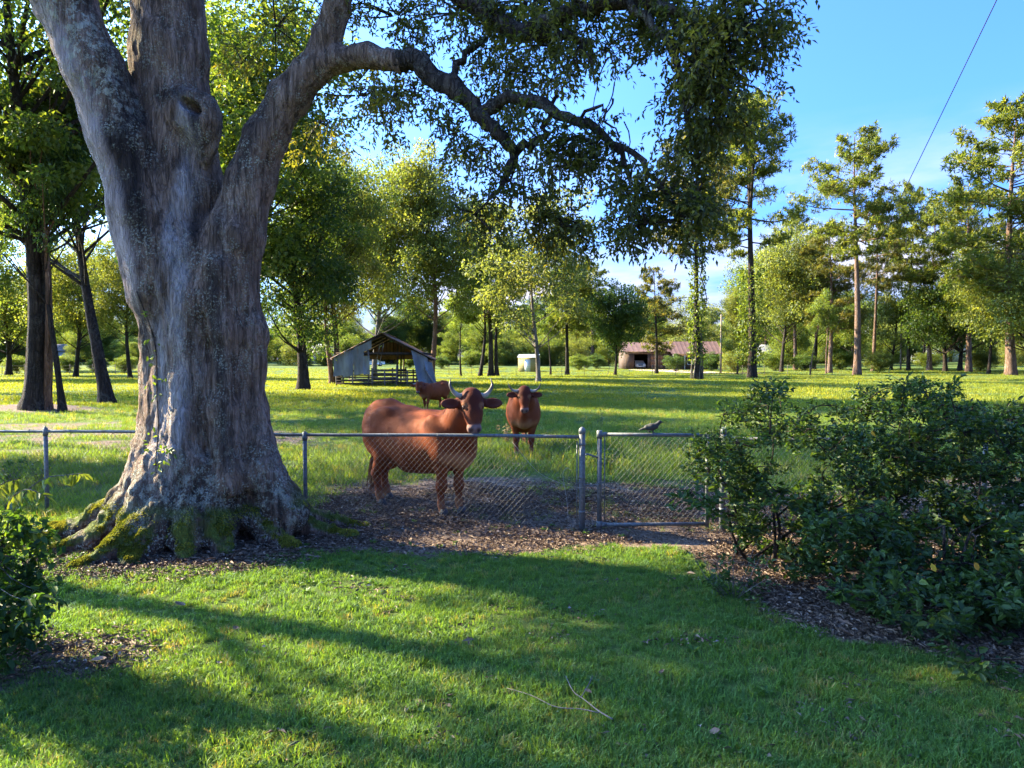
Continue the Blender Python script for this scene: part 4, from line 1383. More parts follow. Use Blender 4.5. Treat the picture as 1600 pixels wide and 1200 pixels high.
def split_leaves(parent, P, D, L, W, rnd, mat, n_single, shape=6):
    """the n_single leaves nearest the camera become parts, the rest one mass"""
    Wd = P + np.array(parent.location)
    d = np.linalg.norm(Wd - np.array([0, 0, CAMZ]), axis=1)
    score = L / d
    score = np.where((np.abs(Wd[:, 0]) / Wd[:, 1] < .69) & (Wd[:, 2] > .02), score, 0)
    order = np.argsort(-score)
    one = order[:n_single]; rest = order[n_single:]
    V, F3, F4 = leaves_geo(P[rest], D[rest], L[rest], W[rest], rs, .22, shape)
    o = link('foliage', make_mesh('foliage', V, [F4], {'rnd': np.repeat(rnd[rest], shape)}, False, [mat]), parent)
    o['kind'] = 'stuff'
    protos = []
    for k in range(10):
        v, _, f = leaves_geo(np.zeros((1, 3)), np.array([[1.0, 0, 0]]), np.array([1.0]), np.array([.46 + .012 * k]), rs, .22, 6)
        protos.append(make_mesh('leaf', v, [f], {'rnd': np.full(6, (k + .5) / 10)}, False, [mat]))
    for i in one:
        me = protos[min(9, int(rnd[i] * 10))]
        q = Vector(D[i]).to_track_quat('X', 'Z').to_euler()
        q.x += rs.normal() * .4
        lf = link('leaf', me, parent, tuple(P[i]), q)
        lf.scale = (L[i],) * 3


def rosettes(C, up, n, rs, spread=.9):
    """n leaves fanning out from each twig tip"""
    P = np.repeat(C, n, 0)
    u = np.repeat(up, n, 0)
    D = u * .45 + rs.normal(size=P.shape) * spread * np.array([1, 1, .6])
    back = rs.random(len(P))[:, None]
    return P - u * .10 * back, D


bush = thing('shrub', 'big dark green glossy-leaved shrub filling the right side in front of the gate', 'shrub', (3.3, 6.2, 0))
BO = np.array([3.3, 6.2, 0])
top_x = [1040, 1080, 1110, 1150, 1200, 1240, 1262, 1290, 1330, 1400, 1470, 1530, 1560, 1620, 1700, 1850]
top_y = [760, 700, 655, 608, 593, 604, 630, 616, 598, 585, 580, 594, 612, 594, 600, 640]
bot_y = [830, 825, 830, 850, 885, 905, 915, 925, 945, 985, 1025, 1045, 1055, 1075, 1095, 1120]
clumps = []
tries = 0
while len(clumps) < 480 and tries < 9000:
    tries += 1
    px = 1050 + 780 * rs.random(); py = 580 + 540 * rs.random()
    ty, by = np.interp(px, top_x, top_y), np.interp(px, top_x, bot_y)
    if py < ty + 14 or py > by - 12: continue
    # windows where one sees through to the ground behind
    if ((px - 1240) / 60) ** 2 + ((py - 730) / 40) ** 2 < 1 and rs.random() < .8: continue
    if ((px - 1490) / 80) ** 2 + ((py - 775) / 38) ** 2 < 1 and rs.random() < .82: continue
    if px < 1340 and py > 790 and rs.random() < .35: continue
    if px < 1110 and py > 740 and rs.random() < .35: continue
    if px > 1600 and rs.random() < .35: continue
    Yd = np.interp(py, [580, 700, 830, 940, 1060], [7.3, 6.8, 6.1, 5.3, 4.75]) + rs.normal() * .45 + .25
    if px < 1250 and py > 800: Yd += .5
    c = np.array(at(px, py, Yd))
    if c[2] < .08: continue
    clumps.append(c)
clumps = np.array(clumps)
nt_ = 13
u = norm(rs.normal(size=(len(clumps), nt_, 3)))
tipr = .055 + .15 * rs.random((len(clumps), nt_, 1))
tips = clumps[:, None] + u * tipr * np.array([1.15, 1.15, .75])
upd = norm(u * .6 + np.array([0, 0, .7]) + rs.normal(size=u.shape) * .25)
P, D = rosettes(tips.reshape(-1, 3), upd.reshape(-1, 3), 8, rs)
keep = P[:, 2] > .03
P, D = P[keep], D[keep]
L = .036 + .038 * rs.random(len(P)) ** 1.3
L *= np.where(P[:, 2] < .9, 1.15, .95)
rnd = np.clip(.45 + .24 * rs.normal(size=len(P)) + .5 * (fbm(P * 2.5, 71, 2) - .5), 0, 1)
split_leaves(bush, P - BO, D, L, L * .5, rnd, BUSH_LEAF, 300)
# stems
stems = [onground(1190, 905), onground(1212, 915), onground(1255, 925), onground(1330, 935), onground(1405, 930), onground(1480, 975), onground(1560, 1000), onground(1300, 900), onground(1640, 960)]
sarr = np.array([[s.x, s.y + .75, s.z] for s in stems])
tw = Geo()
joints = []
for s in sarr:
    for k in range(2):
        j = s + np.array([rs.normal() * .25, rs.normal() * .2, .55 + .25 * rs.random()])
        joints.append(j)
        p = catmull([s, (s + j) / 2 + rs.normal(size=3) * .05, j], 8)
        g = Geo(); g.tube(p - BO, np.linspace(.018, .010, 8), 7, knob=.2); g.obj('stem', BARK_DARK, bush)
joints = np.array(joints)
nodes = list(joints)
for i in np.argsort([np.min(np.linalg.norm(joints - c, axis=1)) for c in clumps]):
    c = clumps[i]
    A = np.array(nodes)
    d = np.linalg.norm((A - c) * np.array([1, 1, .8]), axis=1) + np.where(A[:, 2] > c[2] + .15, .35, 0)
    j = A[np.argmin(d)]
    m = (j + c) / 2 + rs.normal(size=3) * .03
    tw.tube(catmull([j, m, c], 6) - BO, np.linspace(.008, .004, 6), 4, False)
    nodes.append(c)
for a, c in zip(tips[:, ::2].reshape(-1, 3), np.repeat(clumps, (nt_ + 1) // 2, 0)):
    tw.tube(np.array([c, a]) - BO, [.003, .0015], 3, False)
tw.obj('twigs', BARK_DARK, bush)['kind'] = 'stuff'
for px, py, Yd in ((1320, 789, 5.4), (1495, 711, 5.7), (1506, 804, 5.3), (1455, 880, 4.75), (1522, 878, 4.75), (1425, 635, 5.9), (1362, 672, 5.9)):
    c = np.array(at(px, py, Yd)) - BO
    v, _, f = leaves_geo(np.zeros((1, 3)), np.array([[.3, -.3, -.8]]), np.array([.062]), np.array([.036]), rs, .2, 6)
    lf = link('leaf', make_mesh('leaf', v, [f], {'rnd': np.full(6, rs.random())}, False, [YELLOW_LEAF]), bush, tuple(c))
    lf['label'] = 'yellowed leaf'

# small sapling at the lawn edge left of the big shrub
sap = thing('sapling', 'small dark-leaved sapling at the lawn edge left of the big shrub', 'plant', (1.87, 5.95, 0))
SO = np.array([1.87, 5.95, 0])
tipsS = []
for k in range(16):
    b = np.array([rs.normal() * .13, rs.normal() * .1, 0.0]); t = b + np.array([rs.normal() * .14, rs.normal() * .1, .18 + .3 * rs.random()])
    Geo().tube(catmull([b * .4, (b + t) / 2, t], 5), np.linspace(.004, .002, 5), 4).obj('stem', BARK_GREY, sap)
    tipsS += [t, (b + t) / 2 + rs.normal(size=3) * .02, b * .3 + t * .7 + rs.normal(size=3) * .03]
P, D = rosettes(np.array(tipsS), norm(rs.normal(size=(len(tipsS), 3)) * .4 + np.array([0, 0, 1])), 7, rs)
L = .035 + .022 * rs.random(len(P))
V_, _, F_ = leaves_geo(P, D, L, L * .5, rs, .22, 6)
o = link('foliage', make_mesh('foliage', V_, [F_], {'rnd': np.repeat(np.clip(rs.normal(size=len(P)) * .2 + .5, 0, 1), 6)}, False, [BUSH_LEAF]), sap); o['kind'] = 'stuff'

# the plant at the left edge
lb = thing('shrub', 'leafy shrub with yellow-green drooping shoots at the left edge, beside the mossy roots', 'shrub', (-3.35, 4.6, 0))
LO = np.array([-3.35, 4.6, 0])
cl = []
tries = 0
while len(cl) < 150 and tries < 6000:
    tries += 1
    px = -230 + 330 * rs.random(); py = 770 + 330 * rs.random()
    lim = np.interp(py, [770, 820, 860, 900, 960, 1020, 1100], [20, 50, 80, 92, 62, 40, 26])
    if px > lim or (py < 850 and px > -40 and rs.random() < .55): continue
    c = np.array(at(px, py, 4.55 + rs.normal() * .28))
    if c[2] < .08: continue
    cl.append(c)
cl = np.array(cl)
u = norm(rs.normal(size=(len(cl), 9, 3)))
tips = cl[:, None] + u * (.05 + .12 * rs.random((len(cl), 9, 1)))
P, D = rosettes(tips.reshape(-1, 3), norm(u.reshape(-1, 3) * .6 + np.array([0, 0, .1])), 5, rs)
D[:, 2] -= .5
L = .042 + .03 * rs.random(len(P))
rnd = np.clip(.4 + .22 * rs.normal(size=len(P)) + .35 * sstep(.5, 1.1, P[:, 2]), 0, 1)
BUSH2 = leaf_mat('soft_shrub_leaves', [(0, (.016, .04, .012)), (.5, (.035, .075, .018)), (.85, (.075, .13, .024)), (1, (.15, .20, .03))], (1.7, 1.7, .5), .42, .5, .3)
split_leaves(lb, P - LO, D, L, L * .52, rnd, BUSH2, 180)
tw = Geo()
base = [np.array([-3.75 + .15 * rs.normal(), 4.6 + .15 * rs.normal(), 0]) for _ in range(7)]
jt = []
for b in base:
    t = b + np.array([-.05 + rs.normal() * .12, rs.normal() * .15, .5 + .3 * rs.random()])
    jt += [t, (b + t) / 2]
    Geo().tube(catmull([b, (b + t) / 2 + rs.normal(size=3) * .03, t], 7) - LO, np.linspace(.014, .008, 7), 6).obj('stem', BARK_GREY, lb)
jt = np.array(jt)
for c in cl:
    j = jt[np.argmin(np.linalg.norm(jt - c, axis=1))]
    tw.tube(catmull([j, (j + c) / 2 + rs.normal(size=3) * .03, c], 5) - LO, np.linspace(.006, .002, 5), 4, False)
# long shoots with hanging yellow-green leaves
for pl in ([(-10, 900, 4.6), (20, 800, 4.6), (60, 752, 4.6), (105, 742, 4.6), (130, 740, 4.6)], [(-10, 860, 4.6), (10, 790, 4.55), (40, 765, 4.5), (72, 775, 4.5)],
           [(-40, 860, 4.6), (-20, 780, 4.6), (5, 755, 4.6), (30, 748, 4.6)], [(-20, 900, 4.6), (15, 850, 4.5), (50, 830, 4.5), (80, 838, 4.5)]):
    pth = catmull([np.array(at(*q)) for q in pl], 16)
    Geo().tube(pth - LO, np.linspace(.006, .002, 16), 5).obj('shoot', BARK_GREY, lb)
    for i in range(5, 16):
        for s in range(2):
            v, _, f = leaves_geo(np.zeros((1, 3)), np.array([[rs.normal() * .45 + .25, rs.normal() * .4, -.75 + .3 * rs.normal()]]), np.array([.068 + .03 * rs.random()]), np.array([.032]), rs, .22, 6)
            link('leaf', make_mesh('leaf', v, [f], {'rnd': np.full(6, .35 + .65 * rs.random())}, False, [SHOOT_LEAF]), lb, tuple(pth[i] - LO))
tw.obj('twigs', BARK_GREY, lb)['kind'] = 'stuff'
# ================================================================ trees of the pasture and beyond
LG = leaf_mat('yellow_green_leaves', [(0, (.08, .105, .028)), (.5, (.15, .175, .045)), (1, (.27, .27, .08))], (1.75, 1.6, .55), .55)
LD = leaf_mat('dark_green_leaves', [(0, (.028, .055, .016)), (.5, (.055, .09, .024)), (1, (.12, .15, .035))], (2.0, 1.9, .5), .5)
LMID = leaf_mat('mid_green_leaves', [(0, (.06, .095, .024)), (.5, (.12, .155, .036)), (1, (.23, .245, .06))], (1.8, 1.7, .5), .55)
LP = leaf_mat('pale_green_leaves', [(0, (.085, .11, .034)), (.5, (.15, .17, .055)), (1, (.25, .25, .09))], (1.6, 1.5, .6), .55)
PN = leaf_mat('pine_needles', [(0, (.05, .075, .018)), (.5, (.12, .145, .03)), (1, (.25, .24, .055))], (1.7, 1.6, .5), .5)
PNB = leaf_mat('bronzed_pine_needles', [(0, (.05, .065, .018)), (.5, (.12, .125, .032)), (1, (.24, .20, .055))], (1.6, 1.4, .5), .45)
IVY = leaf_mat('ivy_leaves', [(0, (.05, .085, .015)), (1, (.16, .19, .03))], (1.7, 1.6, .5), .45)


def decid(seed, H, cr, z0, r0, ncl, nleaf, ls, lean=0.0, fork=.35, open_=.0, flat=.75):
    rs = np.random.default_rng(seed)
    tz = H * .9
    ax = lambda t: np.array([lean * t ** 1.6 * H + .02 * H * math.sin(t * 5 + seed), .015 * H * math.cos(t * 4 + seed), t * tz])
    g = Geo()
    tt = np.linspace(0, 1, 20) ** 1.7
    g.tube([ax(t) - np.array([0, 0, .3 if t == 0 else 0]) for t in tt], r0 * .86 * (1.0 - .93 * tt ** .9) * (1 + .55 * np.exp(-tt * tz / (r0 * 1.3))), 10, knob=.12)
    cz, rz = (z0 + H) / 2, (H - z0) / 2
    C, Rr = [], []
    while len(C) < ncl:
        u = norm(rs.normal(size=3)); q = rs.random() ** .42
        sh = .72 + .5 * float(vnoise(u * 1.7 + 5, seed))
        p = u * q * np.array([cr, cr, rz]) * sh
        pz = cz + p[2]
        if pz < z0: continue
        wz = 1.0 if p[2] > -rz * .2 else 1.05
        t = min(1, pz / tz)
        c = ax(t) * np.array([1, 1, 0]) + np.array([p[0] * wz, p[1] * wz, pz])
        C.append(c); Rr.append(cr * (.13 + .15 * rs.random()))
    C = np.array(C); Rr = np.array(Rr)
    for i, c in enumerate(C):
        if i % 2 and ncl > 60: continue
        hd = math.hypot(*(c[:2] - ax(c[2] / tz if c[2] < tz else 1)[:2]))
        zs = max(z0 * .75, c[2] - hd * (.55 + fork * rs.random()) - .5)
        a = ax(min(.97, zs / tz))
        m = (a * .5 + c * .5) + np.array([0, 0, -.06 * hd]) + rs.normal(size=3) * .05 * hd
        rr = r0 * (.10 + .22 * hd / max(cr, .1)) * (1 - .5 * zs / H)
        g.tube(catmull([a, m, c], 7), np.linspace(rr, rr * .15, 7), 5, False, knob=.2)
    w = Rr ** 2; cnt = np.maximum(20, (nleaf * w / w.sum()).astype(int))
    idx = np.repeat(np.arange(ncl), cnt); n = len(idx)
    u = norm(rs.normal(size=(n, 3)))
    q = (.25 + .85 * rs.random(n) ** .55 + .22 * np.abs(rs.normal(size=n)) * (rs.random(n) < .35))[:, None]
    P = C[idx] + u * q * Rr[idx][:, None] * np.array([1.15, 1.15, flat])
    k = fbm(P * (2.2 / max(cr, 1)) * 3, seed + 3, 3)
    keep = k > .36 + open_
    P, u, idx = P[keep], u[keep], idx[keep]
    D = u * .5 + rs.normal(size=P.shape) * .8 + np.array([0, 0, -.25])
    L = ls * (.65 + .7 * rs.random(len(P)))
    V, F3, _ = leaves_geo(P, D, L, L * .62, rs, .2)
    rnd = np.clip(.45 + .18 * rs.normal(size=len(P)) + (rs.random(ncl)[idx] - .5) * .45, 0, 1)
    return g, (V, F3, np.repeat(rnd, 4))


def pine(seed, H, bare, r0, cr, nb, tufts, nl=.34, fork=False, droopy=.1):
    rs = np.random.default_rng(seed)
    ax = lambda t: np.array([.012 * H * math.sin(t * 3 + seed), .01 * H * math.cos(t * 4 + seed), t * H])
    g = Geo()
    tt = np.linspace(0, 1, 20) ** 1.5
    g.tube([ax(t) - np.array([0, 0, .3 if t == 0 else 0]) for t in tt], r0 * (1 - .9 * tt ** 1.1) * (1 + .5 * np.exp(-tt * H / .8)), 10, knob=.1)
    T, TD = [], []
    leaders = [(None, 1.0)]
    for b in range(nb):
        t = bare + (1 - bare) * (b + rs.random() * .8) / nb
        f = (t - bare) / (1 - bare)
        L = cr * (.40 + .75 * math.sin(math.pi * min(1, .22 + .70 * f)) ** 1.3) * (.55 + .65 * rs.random()) * (1 if f < .85 else .75)
        a = rs.random() * 6.283
        o = np.array([math.cos(a), math.sin(a), 0])
        s = ax(t)
        rise = (.02 + .45 * f) * L
        e = s + o * L + np.array([0, 0, rise])
        m = s + o * L * .5 + np.array([0, 0, rise * .25 + droopy * L * (.3 - .5 * (f < .3))]) + rs.normal(size=3) * .06 * L
        pth = catmull([s, m, e], 9)
        rr = r0 * .24 * (1 - .6 * t) * (L / cr + .3)
        g.tube(pth, np.linspace(rr, rr * .18, 9), 5, False, knob=.25)
        k = max(3, int(tufts / nb * L / cr * 1.2))
        side = np.cross(o, [0, 0, 1])
        for _ in range(k):
            q = .32 + .72 * rs.random() ** .75
            i = min(8, q * 8); i0 = int(min(7, i)); pb = pth[i0] * (1 - (i - i0)) + pth[i0 + 1] * (i - i0)
            p = pb + side * rs.normal() * .16 * L + np.array([0, 0, rs.normal() * .06 * L + .04 * L]) + o * rs.normal() * .05 * L
            if rs.random() < .25:
                g.tube([pb, p], [rr * .25, rr * .08], 3, False)
            T.append(p); TD.append(o * .4 + side * (p - pb) @ side * .8 / max(.16 * L, .1) * .4 + np.array([0, 0, .7]))
    if fork:
        for q, hh in ((-1, .98), (1, 1.03)):
            p0 = ax(bare + .12); e = np.array([q * cr * .32, .1, H * hh])
            pth = catmull([p0, p0 * .5 + e * .5 + np.array([q * cr * .22, 0, 0]), e], 9)
            g.tube(pth, np.linspace(r0 * .45, r0 * .1, 9), 7, False)
            for _ in range(int(tufts * .22)):
                c = pth[rs.integers(4, 9)] + rs.normal(size=3) * np.array([.26, .26, .12]) * cr
                T.append(c); TD.append(np.array([0, 0, 1.0]) + rs.normal(size=3) * .3)
    T = np.array(T); TD = norm(np.array(TD))
    npt = 14
    P = np.repeat(T, npt, 0)
    D = norm(np.repeat(TD, npt, 0) * .5 + rs.normal(size=P.shape) * .8)
    P = P + D * nl * .10 * rs.random((len(P), 1))
    L = nl * (.6 + .7 * rs.random(len(P)))
    V, F3, _ = leaves_geo(P, D, L, L * .24, rs, .1)
    rnd = np.clip(np.repeat(.45 + .2 * rs.normal(size=len(T)), npt) + .15 * rs.normal(size=len(P)), 0, 1)
    return g, (V, F3, np.repeat(rnd, 4))


PROTO = {}


def proto(key, pair):
    g, (V, F3, rn) = pair
    PROTO[key] = (g.mesh('trunk', [BARK_DARK]), make_mesh('crown', V, [F3], {'rnd': rn}, False, [LMID]))


#                 seed  H   cr  z0  r0   ncl nleaf  ls
proto('shade', decid(1, 22, 7.2, 7.0, .42, 110, 42000, .20, 0, .35, .06))
proto('thin', decid(2, 14, 2.6, 6.0, .19, 40, 9000, .20))
proto('lean', decid(3, 15, 4.4, 6.0, .30, 60, 15000, .22, -.22))
proto('low', decid(4, 16, 4.4, 2.6, .42, 105, 46000, .19))
proto('broad', decid(5, 20, 7.0, 5.0, .36, 120, 30000, .30, .02))
proto('tall', decid(6, 24, 5.2, 5.0, .33, 130, 44000, .25))
proto('high', decid(11, 24, 5.2, 9.0, .40, 110, 34000, .26, 0, .35, -.1))
proto('round', decid(7, 11, 4.4, 2.6, .22, 80, 18000, .26, 0, .35, -.1))
proto('airy', decid(8, 14, 4.2, 3.0, .20, 70, 15000, .24, 0, .5, .06))
proto('multi', decid(9, 18, 3.6, 6.5, .32, 60, 13000, .28, .05))
proto('spread', decid(10, 14, 6.2, 3.4, .40, 80, 20000, .30))
proto('pine', pine(21, 30, .50, .46, 5.6, 46, 1900, .50, False, .25))
proto('pine_fork', pine(22, 29, .46, .48, 5.2, 36, 1500, .50, True, .25))
proto('pine_full', pine(23, 26, .30, .42, 5.4, 60, 2300, .50, False, .15))
proto('pine_young', pine(24, 13, .22, .20, 3.2, 46, 1100, .40, False, .1))

SEEN = {}


def tree(key, name, label, x, y, H, leaf, bark, rz=None, w=1.0, group=None, tilt=0.0, cat='tree', z=None):
    tm, cm = PROTO[key]
    h0 = {'high': 24, 'shade': 22, 'thin': 14, 'lean': 15, 'low': 16, 'broad': 20, 'tall': 24, 'round': 11, 'airy': 14, 'multi': 18, 'spread': 14, 'pine': 30, 'pine_fork': 29, 'pine_full': 26, 'pine_young': 13}[key]
    s = H / h0
    root = thing(name, label, cat, (x, y, float(gh(x, y)) if z is None else z), 0, group)
    root.rotation_euler = (0, tilt, 0)
    root.scale = (s * w, s * w, s)
    rz = RS.random() * 6.283 if rz is None else rz
    for nm, me, mt in (('trunk', tm, bark), ('crown', cm, leaf)):
        o = link(nm, me, root, None, (0, 0, rz))
        o.material_slots[0].link = 'OBJECT'
        o.material_slots[0].material = mt
        if nm == 'crown': o['kind'] = 'stuff'
    return root


def tpx(key, name, label, px, by, H, leaf, bark, D=None, **kw):
    if D is None:
        p = onground(px, by)
    else:
        d = ray(px, 570); p = Vector((d.x * D, D, 0))
    return tree(key, name, label, p.x, p.y, H, leaf, bark, **kw)


# the trees at the left
tpx('shade', 'shade_tree', 'thick dark straight trunk standing in litter at the left edge, crown out of view', 40, 641, 24, LD, BARK_DARK, w=.95, rz=1.0)
tpx('thin', 'slender_tree', 'slender reddish straight trunk right beside the thick dark trunk', 69, 641, 15, LMID, BARK_RED, rz=2.2)
tpx('lean', 'leaning_tree', 'thin dark trunk leaning left with its foot right of the slender reddish trunk', 99, 642, 13, LD, BARK_DARK, rz=.1, w=.55)
tpx('lean', 'leaning_tree', 'curved dark trunk leaning left, standing alone between thick dark trunk and the big old tree', 172, 632, 17, LD, BARK_DARK, rz=-.15)
for i, (px, D, H, k, lf, lab) in enumerate([
    (-170, 46, 22, 'shade', LMID, 'tall mid-green tree at the left edge behind the thick dark trunk'),
    (120, 84, 17, 'broad', LG, 'bright yellow-green tree behind the pasture at left, between the trunks'),
    (10, 92, 15, 'spread', LG, 'low yellow-green spreading tree behind the thick dark trunk at the left edge'),
    (205, 78, 19, 'tall', LG, 'yellow-green tree showing just left of the big old trunk'),
    (60, 118, 15, 'round', LMID, 'small bluish round tree far off between the left trunks'),
    (-70, 74, 20, 'broad', LMID, 'broad mid-green tree whose crown enters at the left edge'),
]):
    tpx(k, 'leafy_tree', lab, px, 0, H, lf, BARK_DARK, D=D)
# behind and right of the big tree
tpx('low', 'dense_tree', 'dense dark green tree with foliage hanging low between the big old trunk and the barn', 467, 609, 17, LD, BARK_DARK, w=.95)
tpx('tall', 'tall_tree', 'tall leafy tree seen through the fork of the big old tree', 375, 0, 27, LMID, BARK_DARK, D=44, w=1.15)
tpx('shade', 'tall_tree', 'tall tree with pale foliage high behind the main limb of the big old tree', 520, 0, 19, LMID, BARK_DARK, D=58, w=.9)
tpx('tall', 'leafy_tree', 'sunlit tree behind the left end of the barn, its trunk foot beside the tin wall', 517, 600, 19, LG, BARK_RED, w=1.0)
tpx('broad', 'leafy_tree', 'wide yellow-green tree rising behind the barn roof', 590, 0, 23, LG, BARK_GREY, D=76, w=.85)
tpx('tall', 'leafy_tree', 'tall green tree with its trunk right of the barn', 673, 592, 25, LG, BARK_RED, w=1.0)
tpx('multi', 'slender_tree', 'curved dark trunk, left one of the close trio right of the barn', 752, 588, 16, LMID, BARK_DARK, tilt=.06, rz=3.3)
tpx('multi', 'slender_tree', 'straight dark trunk, middle one of the close trio right of the barn', 763, 588, 22, LMID, BARK_DARK, rz=1.6)
tpx('multi', 'slender_tree', 'stout dark trunk, right one of the close trio right of the barn', 774, 588, 17, LG, BARK_DARK, tilt=.05, rz=.2)
tpx('thin', 'slender_tree', 'very thin dark trunk between the barn and the close trio of trunks', 721, 588, 11, LMID, BARK_DARK)
tpx('airy', 'pale_tree', 'airy pale yellow-green tree with smooth grey trunk behind the facing cow', 835, 597, 17.5, LP, BARK_GREY, w=1.0)
tpx('pine_full', 'pine_tree', 'bluish dark pine behind the airy pale tree, in front of the round dark tree', 884, 586, 19, PN, BARK_DARK, w=.85)
tpx('thin', 'slender_tree', 'thin forked trunk right of the yellow shed', 858, 586, 10, LMID, BARK_DARK, w=1.2)
tpx('round', 'round_tree', 'round dark green tree on a short trunk left of the brown house', 961, 586, 12.4, LD, BARK_DARK, w=.88)
tpx('pine_young', 'pine_tree', 'small bronze-topped pine in front of the brown garage', 1024, 584, 14.5, PNB, BARK_DARK, w=1.0)
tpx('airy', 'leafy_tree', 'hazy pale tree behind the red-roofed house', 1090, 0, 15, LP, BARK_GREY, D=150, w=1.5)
VT = tpx('pine', 'vine_covered_pine', 'rugged vine-wrapped pine trunk in front of the red-roofed house', 1089, 593, 25, PNB, BARK_DARK, w=.85)
TP_ = tpx('pine_fork', 'pine_tree', 'tall two-topped pine with a bare dark trunk, right of the plain pole', 1171, 590, 30.5, PN, BARK_DARK, w=.92, rz=1.4)
for px, D, H, k, lf, wd, lab in [
    (1152, 98, 12.5, 'tall', LG, .8, 'bright green vine-hung tree left of the two-topped pine trunk'),
    (1225, 112, 23, 'broad', LG, .80, 'bright leafy tree between the two-topped pine and the lone tall pine'),
    (1295, 106, 21, 'pine_full', PNB, 1.0, 'bushy olive pine left of the lone tall pine trunk'),
    (1270, 128, 24, 'tall', LMID, 1.1, 'green tree behind the olive pine and the leaning thin trunk'),
    (1180, 132, 21, 'broad', LMID, .9, 'mid-green tree behind the two-topped pine'),
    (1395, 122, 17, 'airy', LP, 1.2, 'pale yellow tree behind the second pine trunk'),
    (1475, 112, 15, 'spread', LD, .9, 'dark spreading tree right of the pole with crossarms'),
    (1502, 118, 16, 'spread', LMID, .9, 'thick-trunked spreading tree second right of the pole with crossarms'),
    (1545, 96, 18, 'broad', LG, .75, 'sunlit yellow-green tree low at the right edge, under the big pine'),
    (1605, 90, 16, 'spread', LG, 1.0, 'yellow-green spreading tree cut by the right edge'),
    (1330, 138, 15, 'broad', LMID, 1.0, 'far green tree behind the lone tall pine trunk'),
    (1440, 150, 17, 'tall', LMID, 1.3, 'far bluish tree behind the pole with crossarms'),
    (1455, 116, 25, 'pine_full', PN, .95, 'full-crowned pine right of the dark-trunked pine'),
    (1510, 108, 28, 'pine_full', PN, .9, 'tall full pine between the spreading trees and the big bright pine'),
    (1243, 126, 27, 'pine_full', PN, .8, 'pine standing behind the bright leafy tree left of the lone tall pine'),
    (1655, 120, 19, 'broad', LMID, 1.0, 'mid-green tree just past the right edge'),
]:
    tpx(k, 'pine_tree' if 'pine_full' in k else 'leafy_tree', lab, px, 0, H, lf, BARK_PINE if 'pine' in k else BARK_DARK, D=D, w=wd)
tpx('pine', 'pine_tree', 'lone tall pine with a thick sunlit pinkish trunk above the shrub', 1335, 586, 31, PN, BARK_PINE, w=.95, rz=.4)
tpx('pine', 'pine_tree', 'second pine with a sunlit trunk, right of the lone tall pine', 1366, 580, 26, PNB, BARK_PINE, w=.72, rz=2.4)
tpx('pine', 'pine_tree', 'pine with a straight dark trunk right of the pole with crossarms', 1421, 579, 30, PN, BARK_DARK, w=.62, rz=3.9)
tpx('pine_full', 'pine_tree', 'big bright pine filling the upper right edge', 1578, 0, 34, PN, BARK_PINE, D=92, w=1.05, rz=.8)
tpx('pine_full', 'pine_tree', 'tall pine at the right edge behind the big bright pine', 1660, 0, 32, PNB, BARK_PINE, D=104, w=1.0)
tpx('thin', 'leaning_tree', 'thin sunlit trunk leaning right, left of the lone tall pine', 1266, 586, 11, LMID, BARK_PINE, tilt=.16, w=.8)
tpx('thin', 'slender_tree', 'thin upright trunk between the leaning trunk and the lone tall pine', 1292, 584, 12, LMID, BARK_PINE, w=.8)

# vines on two trunks
rs = np.random.default_rng(77)
for root, zt_, r_, n_ in ((VT, 17, .42, 1900), (TP_, 11, .7, 1700)):
    s = root.scale
    zz = rs.random(n_) * zt_
    a = rs.random(n_) * 6.283
    rr = r_ * (1.15 + .8 * rs.random(n_) ** 2 + .5 * np.sin(zz * 1.3) ** 2)
    P = np.stack([rr * np.cos(a), rr * np.sin(a), zz + 1.5], -1)
    V_, F_, _ = leaves_geo(P, rs.normal(size=P.shape) + np.array([0, 0, -.3]), .26 + .14 * rs.random(n_), .2, rs)
    o = link('vine_leaves', make_mesh('vine_leaves', V_, [F_], {'rnd': np.repeat(rs.random(n_), 4)}, False, [IVY]), root)
    o.scale = (1 / s[0], 1 / s[1], 1 / s[2]); o['kind'] = 'stuff'
sx = 1 / VT.scale[0]
for k in range(7):
    a = k * .9 + .3
    pth = [np.array([(.62 - .25 * t) * math.cos(a + t * .8) * sx, (.62 - .25 * t) * math.sin(a + t * .8) * sx, t * 5 / VT.scale[2]]) for t in np.linspace(0, 1, 9)]
    Geo().tube(pth, .07 * sx, 5).obj('vine_stem', BARK_GREY, VT)

# unseen trees to the left, placed and shaped to shade lawn, fence and cow
OFF = [(-14.3, 10.1, 22, 'high', .95), (-20.2, 11.6, 32, 'high', .42), (-17.4, 19.3, 24, 'high', .45), (-12.9, 14.4, 8.6, 'low', .95)]
for x_, y_, H_, k_, w_ in OFF:
    tree(k_, 'leafy_tree', 'low dense unseen tree placed for shade beyond the left edge of the view, beside the wire fence' if H_ < 10 else 'tallest unseen leafy tree placed for shade beyond the left edge of the view' if H_ > 30 else 'tall unseen leafy tree placed for shade beyond the left edge of the view, level with the lawn' if y_ < 15 else 'slim unseen leafy tree placed for shade beyond the left edge of the view, behind the wire fence', x_, y_, H_, LMID, BARK_DARK, w=w_)

